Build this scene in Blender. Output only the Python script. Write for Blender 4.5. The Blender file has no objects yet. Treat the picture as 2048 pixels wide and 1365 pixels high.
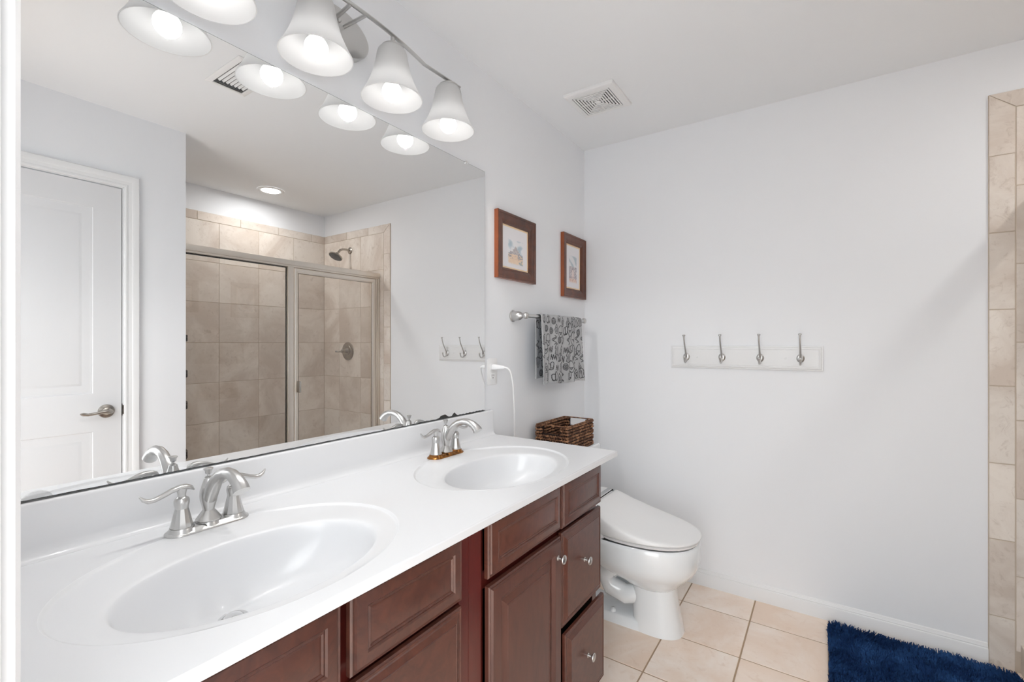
import bpy, bmesh, math, random
from math import sin, cos, pi, radians, sqrt
from mathutils import Vector, Matrix, geometry

random.seed(7)
SC = bpy.context.scene
COL = SC.collection

# ---------------------------------------------------------------- camera
CX, CH = 1.2135, 1.2714
cam_d = bpy.data.cameras.new('camera'); cam = bpy.data.objects.new('camera', cam_d); COL.objects.link(cam)
cam_d.sensor_width = 36.0; cam_d.sensor_fit = 'HORIZONTAL'; cam_d.lens = 925.5 / 2048 * 36.0
cam_d.shift_y = 4.1 / 2048
cam_d.clip_start = 0.01
cam.location = (CX, 0, CH); cam.rotation_euler = (radians(90), 0, radians(34.1))
SC.camera = cam

# ---------------------------------------------------------------- world, exposure
w = bpy.data.worlds.new('world'); SC.world = w; w.use_nodes = True
# fill light added through the doorway: bright from above, dimmer from the floor side
_nt = w.node_tree; _bg = _nt.nodes['Background']; _bg.inputs[1].default_value = 1.0
_tc = _nt.nodes.new('ShaderNodeTexCoord'); _sp = _nt.nodes.new('ShaderNodeSeparateXYZ'); _rp = _nt.nodes.new('ShaderNodeMapRange')
_rp.inputs[1].default_value = -.35; _rp.inputs[2].default_value = .45; _rp.inputs[3].default_value = 2.5; _rp.inputs[4].default_value = 5.5
_ml = _nt.nodes.new('ShaderNodeVectorMath'); _ml.operation = 'SCALE'; _ml.inputs[0].default_value = (0.95, 0.98, 1.0)
_nt.links.new(_tc.outputs['Generated'], _sp.inputs[0]); _nt.links.new(_sp.outputs['Z'], _rp.inputs[0])
_nt.links.new(_rp.outputs[0], _ml.inputs['Scale']); _nt.links.new(_ml.outputs[0], _bg.inputs[0])
SC.view_settings.view_transform = 'Standard'; SC.view_settings.look = 'None'
SC.view_settings.exposure = 0.13; SC.view_settings.gamma = 1.0
SC.view_settings.use_curve_mapping = False
BULB_STRENGTH = 7.6
BULB_CONE_WATTS = 5.0     # each vanity bulb also throws its light down through the open shade
DOWNLIGHT_STRENGTH = 115.0
SC.cycles.use_denoising = True
SC.cycles.max_bounces = 14; SC.cycles.diffuse_bounces = 8; SC.cycles.glossy_bounces = 8
SC.cycles.transmission_bounces = 12; SC.cycles.transparent_max_bounces = 16
SC.cycles.sample_clamp_indirect = 6.0

# ---------------------------------------------------------------- dimensions
H = 2.44          # ceiling
D = 2.577         # back wall (y)
W1 = 1.757        # right wall of the room
W2 = 2.65         # far wall of the shower
Y1 = 1.116        # corner where the shower begins
YN = 0.069        # wall with the doorway the camera stands in
ZC = 0.876        # counter top

# ================================================================ materials
def lin(c):
    return tuple((v / 12.92 if v <= 0.04045 else ((v + 0.055) / 1.055) ** 2.4) for v in [x / 255 for x in c]) + (1,)

def mat(name, col, rough=0.5, metal=0.0, coat=0.0, bump=None, var=None, spec=0.5, trans=0.0, ior=1.45, coat_rough=0.05):
    m = bpy.data.materials.new(name); m.use_nodes = True
    nt = m.node_tree; b = nt.nodes['Principled BSDF']
    b.inputs['Base Color'].default_value = col
    b.inputs['Roughness'].default_value = rough
    b.inputs['Metallic'].default_value = metal
    b.inputs['Coat Weight'].default_value = coat
    b.inputs['Coat Roughness'].default_value = coat_rough
    b.inputs['Specular IOR Level'].default_value = spec
    b.inputs['Transmission Weight'].default_value = trans
    b.inputs['IOR'].default_value = ior
    tc = nt.nodes.new('ShaderNodeTexCoord')
    if var:   # (scale, colour2, contrast lo, hi, (sx,sy,sz))
        mp = nt.nodes.new('ShaderNodeMapping'); mp.inputs['Scale'].default_value = var[4]
        n = nt.nodes.new('ShaderNodeTexNoise'); n.inputs['Scale'].default_value = var[0]; n.inputs['Detail'].default_value = 6
        r = nt.nodes.new('ShaderNodeMapRange'); r.inputs[1].default_value = var[2]; r.inputs[2].default_value = var[3]
        mx = nt.nodes.new('ShaderNodeMix'); mx.data_type = 'RGBA'
        mx.inputs[6].default_value = col; mx.inputs[7].default_value = var[1]
        L = nt.links.new
        L(tc.outputs['Object'], mp.inputs[0]); L(mp.outputs[0], n.inputs['Vector']); L(n.outputs[0], r.inputs[0])
        L(r.outputs[0], mx.inputs[0]); L(mx.outputs[2], b.inputs['Base Color'])
    if bump:  # (scale, strength, distance)
        n = nt.nodes.new('ShaderNodeTexNoise'); n.inputs['Scale'].default_value = bump[0]; n.inputs['Detail'].default_value = 4
        bp = nt.nodes.new('ShaderNodeBump'); bp.inputs['Strength'].default_value = bump[1]; bp.inputs['Distance'].default_value = bump[2]
        nt.links.new(tc.outputs['Object'], n.inputs['Vector']); nt.links.new(n.outputs[0], bp.inputs['Height'])
        nt.links.new(bp.outputs[0], b.inputs['Normal'])
    return m

def stone(name, c1, c2, c3, rough=0.45, scale=3.0, bumpd=0.0006):
    m = bpy.data.materials.new(name); m.use_nodes = True
    nt = m.node_tree; b = nt.nodes['Principled BSDF']; L = nt.links.new
    b.inputs['Roughness'].default_value = rough
    tc = nt.nodes.new('ShaderNodeTexCoord'); geo = nt.nodes.new('ShaderNodeNewGeometry')
    # every tile gets its own cut of the stone pattern
    off = nt.nodes.new('ShaderNodeVectorMath'); off.operation = 'SCALE'; off.inputs[0].default_value = (37.0, 23.0, 51.0)
    L(geo.outputs['Random Per Island'], off.inputs['Scale'])
    add = nt.nodes.new('ShaderNodeVectorMath'); L(tc.outputs['Object'], add.inputs[0]); L(off.outputs[0], add.inputs[1])
    n1 = nt.nodes.new('ShaderNodeTexNoise'); n1.inputs['Scale'].default_value = scale; n1.inputs['Detail'].default_value = 8
    n1.inputs['Roughness'].default_value = 0.62; n1.inputs['Distortion'].default_value = 0.7
    n2 = nt.nodes.new('ShaderNodeTexNoise'); n2.inputs['Scale'].default_value = scale * 9; n2.inputs['Detail'].default_value = 10
    n2.inputs['Roughness'].default_value = 0.7; n2.inputs['Distortion'].default_value = 1.2
    L(add.outputs[0], n1.inputs['Vector']); L(add.outputs[0], n2.inputs['Vector'])
    r1 = nt.nodes.new('ShaderNodeMapRange'); r1.inputs[1].default_value = .40; r1.inputs[2].default_value = .62; L(n1.outputs[0], r1.inputs[0])
    r2 = nt.nodes.new('ShaderNodeMapRange'); r2.inputs[1].default_value = .55; r2.inputs[2].default_value = .75; r2.inputs[4].default_value = .55; L(n2.outputs[0], r2.inputs[0])
    m1 = nt.nodes.new('ShaderNodeMix'); m1.data_type = 'RGBA'; m1.inputs[6].default_value = c1; m1.inputs[7].default_value = c2
    m2 = nt.nodes.new('ShaderNodeMix'); m2.data_type = 'RGBA'; m2.inputs[7].default_value = c3
    L(r1.outputs[0], m1.inputs[0]); L(m1.outputs[2], m2.inputs[6]); L(r2.outputs[0], m2.inputs[0])
    rr = nt.nodes.new('ShaderNodeMapRange'); rr.inputs[3].default_value = .94; rr.inputs[4].default_value = 1.05
    L(geo.outputs['Random Per Island'], rr.inputs[0])
    ml = nt.nodes.new('ShaderNodeVectorMath'); ml.operation = 'SCALE'
    L(m2.outputs[2], ml.inputs[0]); L(rr.outputs[0], ml.inputs['Scale']); L(ml.outputs[0], b.inputs['Base Color'])
    bp = nt.nodes.new('ShaderNodeBump'); bp.inputs['Strength'].default_value = .5; bp.inputs['Distance'].default_value = bumpd
    L(n2.outputs[0], bp.inputs['Height']); L(bp.outputs[0], b.inputs['Normal'])
    return m

def wood(name, c1, c2, scale=(1.2, 6, 6), rough=.33):
    m = bpy.data.materials.new(name); m.use_nodes = True
    nt = m.node_tree; b = nt.nodes['Principled BSDF']; L = nt.links.new
    b.inputs['Roughness'].default_value = rough; b.inputs['Coat Weight'].default_value = .12; b.inputs['Coat Roughness'].default_value = .2
    tc = nt.nodes.new('ShaderNodeTexCoord'); mp = nt.nodes.new('ShaderNodeMapping'); mp.inputs['Scale'].default_value = scale
    n = nt.nodes.new('ShaderNodeTexNoise'); n.inputs['Scale'].default_value = 5; n.inputs['Detail'].default_value = 9; n.inputs['Distortion'].default_value = 1.6
    n2 = nt.nodes.new('ShaderNodeTexNoise'); n2.inputs['Scale'].default_value = 1.4; n2.inputs['Detail'].default_value = 3
    ad = nt.nodes.new('ShaderNodeMath'); ad.operation = 'ADD'
    r = nt.nodes.new('ShaderNodeMapRange'); r.inputs[1].default_value = .72; r.inputs[2].default_value = 1.25
    mx = nt.nodes.new('ShaderNodeMix'); mx.data_type = 'RGBA'; mx.inputs[6].default_value = c1; mx.inputs[7].default_value = c2
    L(tc.outputs['Object'], mp.inputs[0]); L(mp.outputs[0], n.inputs['Vector']); L(tc.outputs['Object'], n2.inputs['Vector'])
    L(n.outputs[0], ad.inputs[0]); L(n2.outputs[0], ad.inputs[1]); L(ad.outputs[0], r.inputs[0]); L(r.outputs[0], mx.inputs[0])
    L(mx.outputs[2], b.inputs['Base Color'])
    return m

def painted(name, rough=.9):
    m = bpy.data.materials.new(name); m.use_nodes = True
    nt = m.node_tree; b = nt.nodes['Principled BSDF']; b.inputs['Roughness'].default_value = rough
    a = nt.nodes.new('ShaderNodeVertexColor'); a.layer_name = 'paint'
    nt.links.new(a.outputs[0], b.inputs['Base Color'])
    return m

M = {}
M['wall'] = mat('wall_paint', lin((236, 238, 241)), .85, bump=(260, .06, .0006), spec=.3)
M['ceil'] = mat('ceiling_paint', lin((238, 240, 242)), .95, bump=(200, .08, .0008), spec=.2)
M['trim'] = mat('white_trim_paint', lin((231, 232, 233)), .38, bump=(30, .03, .0004))
M['doorp'] = mat('white_door_paint', lin((220, 221, 223)), .42, bump=(40, .03, .0004))
M['counter'] = mat('cultured_marble', lin((222, 223, 225)), .26, coat=.35, coat_rough=.06, bump=(6, .02, .001))
M['basin'] = mat('cultured_marble_basin', lin((222, 223, 225)), .28, coat=.35, coat_rough=.04)
M['nickel'] = mat('brushed_nickel', (.60, .595, .585, 1), .29, 1.0, bump=(420, .03, .0003))
M['nickel_dark'] = mat('warm_nickel', (.46, .43, .39, 1), .26, 1.0)
M['chrome'] = mat('chrome', (.80, .80, .80, 1), .08, 1.0)
M['amber'] = mat('amber_brown_metal', (.40, .17, .045, 1), .22, 1.0, var=(28, (.16, .07, .03, 1), .4, .65, (1, 1, 1)))  # amber brown metal with darker noise patches
M['frame'] = mat('champagne_aluminium', (.78, .72, .65, 1), .42, 1.0, bump=(300, .02, .0002))
M['cherry'] = wood('cherry_cabinet_wood', lin((68, 39, 32)), lin((94, 54, 42)))
M['cherryv'] = wood('cherry_cabinet_wood_upright', lin((68, 40, 34)), lin((90, 53, 43)), (6, 6, 1.2))
M['cherrydk'] = wood('cherry_face_frame_wood', lin((74, 26, 22)), lin((92, 34, 28)), (6, 6, 1.0), .28)
M['cabin'] = mat('cabinet_inside_shadow_board', lin((38, 20, 16)), .8)
M['framewood'] = wood('picture_frame_wood', lin((74, 42, 30)), lin((112, 62, 40)), (3, 3, 3), .3)
M['frameside'] = wood('picture_frame_orange_wood', lin((132, 68, 38)), lin((152, 82, 46)), (3, 3, 3), .3)
M['mat_board'] = mat('cream_mat_board', lin((238, 212, 178)), .9)
M['paper'] = mat('print_paper', lin((233, 231, 234)), .8)
M['porcelain'] = mat('porcelain', lin((238, 241, 243)), .12, coat=.8, coat_rough=.03)
M['plastic'] = mat('white_plastic', lin((236, 236, 236)), .3)
M['plasticg'] = mat('grey_plastic', lin((120, 122, 124)), .35)
M['dark'] = mat('dark_slot', lin((14, 14, 14)), .9)
M['silver'] = mat('silver_plastic_trim', (.6, .6, .6, 1), .3, 1.0)
M['floor'] = stone('beige_floor_stone', lin((252, 240, 229)), lin((241, 219, 200)), lin((222, 194, 170)), .34, 2.2, .0003)
M['floor_grout'] = mat('tan_floor_grout', lin((172, 148, 124)), .9)
M['tile'] = stone('beige_wall_stone', lin((232, 224, 215)), lin((207, 194, 182)), lin((166, 147, 131)), .42, 2.6, .0009)
M['grout'] = mat('beige_grout', lin((196, 182, 166)), .9)
M['rug'] = mat('navy_rug_pile', lin((32, 60, 104)), .95, var=(9, lin((52, 90, 142)), .42, .66, (1, 1, 1)), spec=.1)
M['rugb'] = mat('navy_rug_backing', lin((10, 20, 40)), .95)
M['wicker'] = mat('dark_woven_hyacinth', lin((96, 62, 42)), .6, var=(55, lin((176, 128, 92)), .46, .66, (1, 1, 1)))
M['wickerd'] = mat('dark_woven_core', lin((38, 24, 18)), .85)
M['blackwire'] = mat('dark_bronze_wire', lin((40, 34, 30)), .4, .6)
M['towel'] = painted('grey_printed_towel_cloth')
M['print'] = painted('watercolour_print')

def mirror_mat():
    m = mat('mirror_silver', (.875, .88, .88, 1), 0.0, 1.0)
    return m
M['mirror'] = mirror_mat()
M['mirror_edge'] = mat('mirror_ground_edge', lin((120, 128, 126)), .2, .3)
M['desilver'] = mat('desilvered_patch', lin((52, 52, 52)), .5)

def glass_mat(name, tint, rough=0.0):
    m = bpy.data.materials.new(name); m.use_nodes = True
    nt = m.node_tree; nt.nodes.remove(nt.nodes['Principled BSDF']); out = nt.nodes['Material Output']
    t = nt.nodes.new('ShaderNodeBsdfTransparent'); t.inputs[0].default_value = tint
    g = nt.nodes.new('ShaderNodeBsdfGlossy'); g.inputs['Roughness'].default_value = rough; g.inputs[0].default_value = (1, 1, 1, 1)
    f = nt.nodes.new('ShaderNodeFresnel')
    geo = nt.nodes.new('ShaderNodeNewGeometry'); mr = nt.nodes.new('ShaderNodeMapRange')   # same 4% reflection on both faces of a pane
    mr.inputs[3].default_value = 1.45; mr.inputs[4].default_value = 1 / 1.45
    nt.links.new(geo.outputs['Backfacing'], mr.inputs[0]); nt.links.new(mr.outputs[0], f.inputs[0])
    mx = nt.nodes.new('ShaderNodeMixShader')
    nt.links.new(f.outputs[0], mx.inputs[0]); nt.links.new(t.outputs[0], mx.inputs[1]); nt.links.new(g.outputs[0], mx.inputs[2])
    nt.links.new(mx.outputs[0], out.inputs[0])
    return m
M['glass'] = glass_mat('shower_glass', (.97, .965, .955, 1))
M['clear'] = glass_mat('clear_plastic', (.93, .93, .93, 1), .1)

def shade_mat():
    m = bpy.data.materials.new('frosted_white_glass'); m.use_nodes = True
    nt = m.node_tree; nt.nodes.remove(nt.nodes['Principled BSDF']); out = nt.nodes['Material Output']
    d = nt.nodes.new('ShaderNodeBsdfDiffuse'); d.inputs[0].default_value = (.80, .80, .80, 1)
    t = nt.nodes.new('ShaderNodeBsdfTranslucent'); t.inputs[0].default_value = (.80, .80, .80, 1)
    g = nt.nodes.new('ShaderNodeBsdfGlossy'); g.inputs['Roughness'].default_value = .35
    a = nt.nodes.new('ShaderNodeMixShader'); a.inputs[0].default_value = .58
    c = nt.nodes.new('ShaderNodeMixShader'); c.inputs[0].default_value = .05
    L = nt.links.new
    L(d.outputs[0], a.inputs[1]); L(t.outputs[0], a.inputs[2]); L(a.outputs[0], c.inputs[1]); L(g.outputs[0], c.inputs[2]); L(c.outputs[0], out.inputs[0])
    return m
M['shade'] = shade_mat()

def emit(name, col, s):
    m = bpy.data.materials.new(name); m.use_nodes = True
    nt = m.node_tree; nt.nodes.remove(nt.nodes['Principled BSDF'])
    e = nt.nodes.new('ShaderNodeEmission'); e.inputs[0].default_value = col; e.inputs[1].default_value = s
    nt.links.new(e.outputs[0], nt.nodes['Material Output'].inputs[0])
    return m
M['bulb'] = emit('lit_bulb', (1, .985, .965, 1), BULB_STRENGTH)
M['downlight'] = emit('lit_downlight_lens', (1, .99, .975, 1), DOWNLIGHT_STRENGTH)

# ================================================================ mesh builder
class MB:
    def __init__(s): s.v = []; s.f = []; s.m = []; s.mi = 0
    def add(s, vs, fs):
        o = len(s.v); s.v += [tuple(v) for v in vs]
        for f in fs: s.f.append(tuple(i + o for i in f)); s.m.append(s.mi)
        return s
    def box(s, x0, x1, y0, y1, z0, z1, bev=0.0):
        if x1 < x0: x0, x1 = x1, x0
        if y1 < y0: y0, y1 = y1, y0
        if z1 < z0: z0, z1 = z1, z0
        if bev <= 0:
            vs = [(x, y, z) for x in (x0, x1) for y in (y0, y1) for z in (z0, z1)]
            return s.add(vs, [(0, 1, 3, 2), (4, 6, 7, 5), (0, 4, 5, 1), (2, 3, 7, 6), (0, 2, 6, 4), (1, 5, 7, 3)])
        bm = bmesh.new()
        bmesh.ops.create_cube(bm, size=1)
        for v in bm.verts:
            v.co = Vector((x0 if v.co.x < 0 else x1, y0 if v.co.y < 0 else y1, z0 if v.co.z < 0 else z1))
        bmesh.ops.bevel(bm, geom=bm.edges[:], offset=bev, segments=2, affect='EDGES', profile=.5)
        bm.verts.index_update()
        s.add([v.co[:] for v in bm.verts], [[v.index for v in f.verts] for f in bm.faces]); bm.free()
        return s
    def lathe(s, prof, seg=32, origin=(0, 0, 0), axis='z', cap=True, sx=1.0, sy=1.0):
        """prof: list of (radius, height)"""
        n = len(prof); vs = []
        for r, h in prof:
            for k in range(seg):
                a = 2 * pi * k / seg
                p = (r * cos(a) * sx, r * sin(a) * sy, h)
                if axis == 'x': p = (p[2], p[0], p[1])
                elif axis == '-x': p = (-p[2], p[1], p[0])
                elif axis == 'y': p = (p[1], p[2], p[0])
                elif axis == '-y': p = (p[0], -p[2], p[1])
                elif axis == '-z': p = (p[1], p[0], -p[2])
                vs.append((p[0] + origin[0], p[1] + origin[1], p[2] + origin[2]))
        fs = []
        for i in range(n - 1):
            for k in range(seg):
                a = i * seg + k; b = i * seg + (k + 1) % seg
                fs.append((a, b, b + seg, a + seg))
        if cap:
            fs.append(tuple(reversed(range(seg)))); fs.append(tuple((n - 1) * seg + k for k in range(seg)))
        return s.add(vs, fs)
    def tube(s, pts, rad, seg=12, cap=True, flat=None):
        """pts: centre line; rad: radius or list of radius or (ra, rb) pairs; flat: up hint"""
        P = [Vector(p) for p in pts]; n = len(P)
        R = rad if isinstance(rad, (list, tuple)) else [rad] * n
        T = [(P[min(i + 1, n - 1)] - P[max(i - 1, 0)]).normalized() for i in range(n)]
        up = Vector(flat) if flat else (Vector((0, 0, 1)) if abs(T[0].z) < .9 else Vector((1, 0, 0)))
        N = (up - T[0] * up.dot(T[0])).normalized(); vs = []
        for i in range(n):
            N = (N - T[i] * N.dot(T[i])).normalized(); B = T[i].cross(N)
            r = R[i]; ra, rb = r if isinstance(r, (list, tuple)) else (r, r)
            for k in range(seg):
                a = 2 * pi * k / seg
                vs.append(P[i] + N * (ra * cos(a)) + B * (rb * sin(a)))
        fs = [(i * seg + k, i * seg + (k + 1) % seg, (i + 1) * seg + (k + 1) % seg, (i + 1) * seg + k) for i in range(n - 1) for k in range(seg)]
        if cap:
            fs.append(tuple(reversed(range(seg)))); fs.append(tuple((n - 1) * seg + k for k in range(seg)))
        return s.add(vs, fs)
    def loft(s, loops, closed=True, cap0=False, cap1=False):
        n = len(loops[0]); vs = [p for l in loops for p in l]; fs = []
        for i in range(len(loops) - 1):
            for k in range(n if closed else n - 1):
                a = i * n + k; b = i * n + (k + 1) % n
                fs.append((a, b, b + n, a + n))
        if cap0: fs.append(tuple(reversed(range(n))))
        if cap1: fs.append(tuple((len(loops) - 1) * n + k for k in range(n)))
        return s.add(vs, fs)
    def ball(s, c, r, seg=10, rings=6, sc=(1, 1, 1), rot=None):
        vs = []; fs = []
        for i in range(1, rings):
            t = pi * i / rings
            for k in range(seg):
                a = 2 * pi * k / seg
                vs.append(Vector((r * sin(t) * cos(a) * sc[0], r * sin(t) * sin(a) * sc[1], r * cos(t) * sc[2])))
        vs.append(Vector((0, 0, r * sc[2]))); vs.append(Vector((0, 0, -r * sc[2])))
        for i in range(rings - 2):
            for k in range(seg):
                a = i * seg + k; b = i * seg + (k + 1) % seg
                fs.append((a, a + seg, b + seg, b))
        t = len(vs) - 2
        for k in range(seg):
            fs.append((t, k, (k + 1) % seg)); q = (rings - 2) * seg
            fs.append((t + 1, q + (k + 1) % seg, q + k))
        if rot is not None: vs = [rot @ v for v in vs]
        return s.add([v + Vector(c) for v in vs], fs)
    def build(s, name, mats, parent=None, smooth=True, angle=35, loc=None):
        me = bpy.data.meshes.new(name)
        off = Vector(loc) if loc is not None else (Vector((0, 0, 0)))
        me.from_pydata([(v[0] - off.x, v[1] - off.y, v[2] - off.z) for v in s.v], [], s.f)
        if not isinstance(mats, (list, tuple)): mats = [mats]
        for m in mats: me.materials.append(m)
        for p, i in zip(me.polygons, s.m): p.material_index = i
        bm = bmesh.new(); bm.from_mesh(me); bmesh.ops.recalc_face_normals(bm, faces=bm.faces[:]); bm.to_mesh(me); bm.free()
        if smooth:
            me.shade_smooth(); me.set_sharp_from_angle(angle=radians(angle))
        o = bpy.data.objects.new(name, me); COL.objects.link(o)
        if parent is not None:
            o.parent = parent
            if loc is not None: o.location = off - world_loc(parent)
            else: o.matrix_parent_inverse = Matrix.Translation(-world_loc(parent))
        elif loc is not None: o.location = off
        return o

def world_loc(o):
    p = Vector(o.location)
    q = o
    while q.parent is not None:
        p = p + q.matrix_parent_inverse.to_translation(); q = q.parent; p = p + Vector(q.location)
    return p

def tag(o, label=None, cat=None, group=None, kind=None):
    if label: o['label'] = label
    if cat: o['category'] = cat
    if group: o['group'] = group
    if kind: o['kind'] = kind
    return o

def thing(name, loc, label, cat, group=None):
    o = bpy.data.objects.new(name, None); COL.objects.link(o); o.location = loc; o.empty_display_size = .05
    return tag(o, label, cat, group)

def struct(o, label, cat):
    return tag(o, label, cat, kind='structure')

def copy_tree(o, parent=None):
    c = o.copy(); COL.objects.link(c); c.parent = parent
    for ch in list(o.children): copy_tree(ch, c)
    return c

def rrect(y0, y1, z0, z1, r, n=5):
    pts = []
    for cy, cz, a0 in ((y1 - r, z1 - r, 0), (y0 + r, z1 - r, 90), (y0 + r, z0 + r, 180), (y1 - r, z0 + r, 270)):
        for k in range(n + 1):
            a = radians(a0 + 90 * k / n); pts.append((cy + r * cos(a), cz + r * sin(a)))
    return pts

def egg(cx, cy, z, xf, xb, hw, n=40, p=2.3):
    """closed outline: front reaches xf, back reaches xb, half width hw, widest at cx"""
    out = []
    for k in range(n):
        a = 2 * pi * k / n; c_, s_ = cos(a), sin(a)
        ex = abs(c_) ** (2 / p) * (1 if c_ >= 0 else -1); ey = abs(s_) ** (2 / p) * (1 if s_ >= 0 else -1)
        out.append((cx + ex * ((xf - cx) if ex >= 0 else (cx - xb)), cy + ey * hw, z))
    return out

# ================================================================ room shell
def wall_with_hole_x(x0, x1, ya, yb, oy0, oy1, oz1):
    b = MB()
    if oy0 > ya: b.box(x0, x1, ya, oy0, 0, H)
    if yb > oy1: b.box(x0, x1, oy1, yb, 0, H)
    b.box(x0, x1, max(oy0, ya), min(oy1, yb), oz1, H)
    return b
struct(MB().box(-.12, 0, -.05, D + .12, 0, H).build('wall_left', M['wall'], smooth=False), 'pale grey painted wall behind the long mirror and pictures', 'wall')
struct(MB().box(0, W2 + .12, D, D + .12, 0, H).build('wall_back', M['wall'], smooth=False), 'pale grey end wall carrying the white coat hook rail', 'wall')
struct(wall_with_hole_x(W1, W1 + .12, -.05, Y1, .069, .842, 2.062).build('wall_right', M['wall'], smooth=False), 'pale grey wall around the white panel door, seen in the mirror', 'wall')
b = MB(); b.box(W1 + .12, W2 + .12, Y1 - .05, Y1, 0, H); struct(b.build('wall_shower_near', M['wall'], smooth=False), 'painted wall closing the near end of the shower', 'wall')
struct(MB().box(W2, W2 + .12, Y1, D, 0, H).build('wall_shower', M['wall'], smooth=False), 'painted wall above the tiles along the shower, seen in the mirror', 'wall')
b = MB(); b.box(0, .7175, -.05, YN, 0, H); b.box(.7175, 1.5065, -.05, YN, 2.0665, H); b.box(1.5065, W1, -.05, YN, 0, H)
struct(b.build('wall_front', M['wall'], smooth=False), 'painted wall around the doorway at the near end', 'wall')
struct(MB().box(-.12, W2 + .12, -.05, D + .12, H, H + .1).build('ceiling', M['ceil'], smooth=False), 'flat pale grey painted ceiling', 'ceiling')

# floor: grout bed with tiles laid in a plain grid
T = .2985
b = MB(); b.mi = 1; b.box(-.12, W2 + .12, -1.5, D + .12, -.06, -.0018)
b.mi = 0
xs = [.629 - 3 * T + i * T for i in range(0, 9)]
ys = [2.362 - 13 * T + i * T for i in range(0, 16)]
for i in range(len(xs) - 1):
    for j in range(len(ys) - 1):
        x0, x1 = max(xs[i] + .003, 0), min(xs[i + 1] - .003, 1.84); y0, y1 = max(ys[j] + .003, -1.5), min(ys[j + 1] - .003, D)
        if x1 - x0 > .01 and y1 - y0 > .01: b.box(x0, x1, y0, y1, -.012, 0, .0016)
struct(b.build('floor', [M['floor'], M['floor_grout']], smooth=False), 'square beige stone look floor tiles with tan grout', 'floor')

# baseboard profile swept along the back wall and others
def baseboard(name, p0, p1, nrm, label):
    prof = [(0.0, 0.0), (.013, 0.0), (.013, .058), (.0115, .062), (.008, .064), (.0085, .068), (.006, .073), (.004, .080), (0, .083)]
    b = MB(); loops = []
    for q in (p0, p1): loops.append([(q[0] + nrm[0] * t, q[1] + nrm[1] * t, z) for t, z in prof])
    b.loft(loops, closed=True, cap0=True, cap1=True)
    return struct(b.build(name, M['trim'], smooth=True, angle=25), label, 'baseboard')
baseboard('baseboard_back', (0.013, D), (1.7465, D), (0, -1), 'white moulded baseboard along the end wall')
baseboard('baseboard_left', (0, 1.56), (0, D - .013), (1, 0), 'white moulded baseboard behind the toilet')
baseboard('baseboard_right', (W1, .91), (W1, Y1), (-1, 0), 'white moulded baseboard between door casing and shower')

# ---------------------------------------------------------------- shower tiling (real tiles over grout)
def tile_rect(b, mapf, u0, u1, v0, v1, th=.009, g=.0021):
    """mapf(u, v, depth)->xyz for the two corners"""
    p = mapf(u0 + g, v0 + g, 0); q = mapf(u1 - g, v1 - g, th)
    b.box(p[0], q[0], p[1], q[1], p[2], q[2], .0011)
TZ = 2.25; ST = 2.185
rows = [.08, .37, .671, .973, 1.2745, 1.578, 1.88, ST]
b = MB(); b.mi = 1
b.box(1.7475, W2, D - .007, D, 0.0, TZ)           # back
b.box(W2 - .007, W2, Y1, D, 0.0, TZ)             # side
b.box(W1 + .09, W2, Y1, Y1 + .007, 0.0, TZ)      # near end
b.mi = 0
mb_ = lambda u, v, d: (u, D - d, v)
ms_ = lambda u, v, d: (W2 - d, u, v)
mn_ = lambda u, v, d: (u, Y1 + d, v)
bx = [1.822, 2.119, 2.414, W2 - .009]
for r0, r1 in zip(rows[:-1], rows[1:]):
    for a0, a1 in zip(bx[:-1], bx[1:]): tile_rect(b, mb_, a0, a1, r0, r1)
sy = [Y1 + .009, 1.373, 1.673, 1.971, 2.271, D - .009]
for r0, r1 in zip(rows[:-1], rows[1:]):
    for a0, a1 in zip(sy[:-1], sy[1:]): tile_rect(b, ms_, a0, a1, r0, r1)
nx = [W1 + .095, 2.119, 2.414, W2 - .009]
for r0, r1 in zip(rows[:-1], rows[1:]):
    for a0, a1 in zip(nx[:-1], nx[1:]): tile_rect(b, mn_, a0, a1, r0, r1)
# narrow top border
def mitre(b, pts, th=.0095):
    lo = [(x, D, z) for x, z in pts]; hi = [(x, D - th, z) for x, z in pts]
    b.loft([lo, hi], closed=True, cap1=True, cap0=True)
g = .0014
mitre(b, [(1.7475 + g * 1.8, TZ - g * .4), (1.822 + g, ST + g), (2.02 - g, ST + g), (2.02 - g, TZ - g * .4)])
for a0, a1 in ((2.02, 2.31), (2.31, W2 - .009)): tile_rect(b, mb_, a0, a1, ST, TZ, .0095)
for a0, a1 in ((Y1 + .009, 1.22), (1.22, 1.524), (1.524, 1.83), (1.83, 2.135), (2.135, 2.44), (2.44, D - .009)): tile_rect(b, ms_, a0, a1, ST, TZ, .0095)
for a0, a1 in ((W1 + .095, 2.15), (2.15, 2.45), (2.45, W2 - .009)): tile_rect(b, mn_, a0, a1, ST, TZ, .0095)
# vertical border column
cz = [0.0, .200, .501, .800, 1.103, 1.403, 1.704, 2.007]
for z0, z1 in zip(cz[:-1], cz[1:]): tile_rect(b, mb_, 1.7475, 1.822, z0, z1, .0095)
mitre(b, [(1.7475 + g, 2.007 + g), (1.822 - g, 2.007 + g), (1.822 - g, ST - g), (1.7475 + g, TZ - g * 2)])
struct(b.build('wall_shower_tile', [M['tile'], M['grout']], smooth=False), 'beige stone look tiles with narrow border lining the shower', 'tiled wall')
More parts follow.
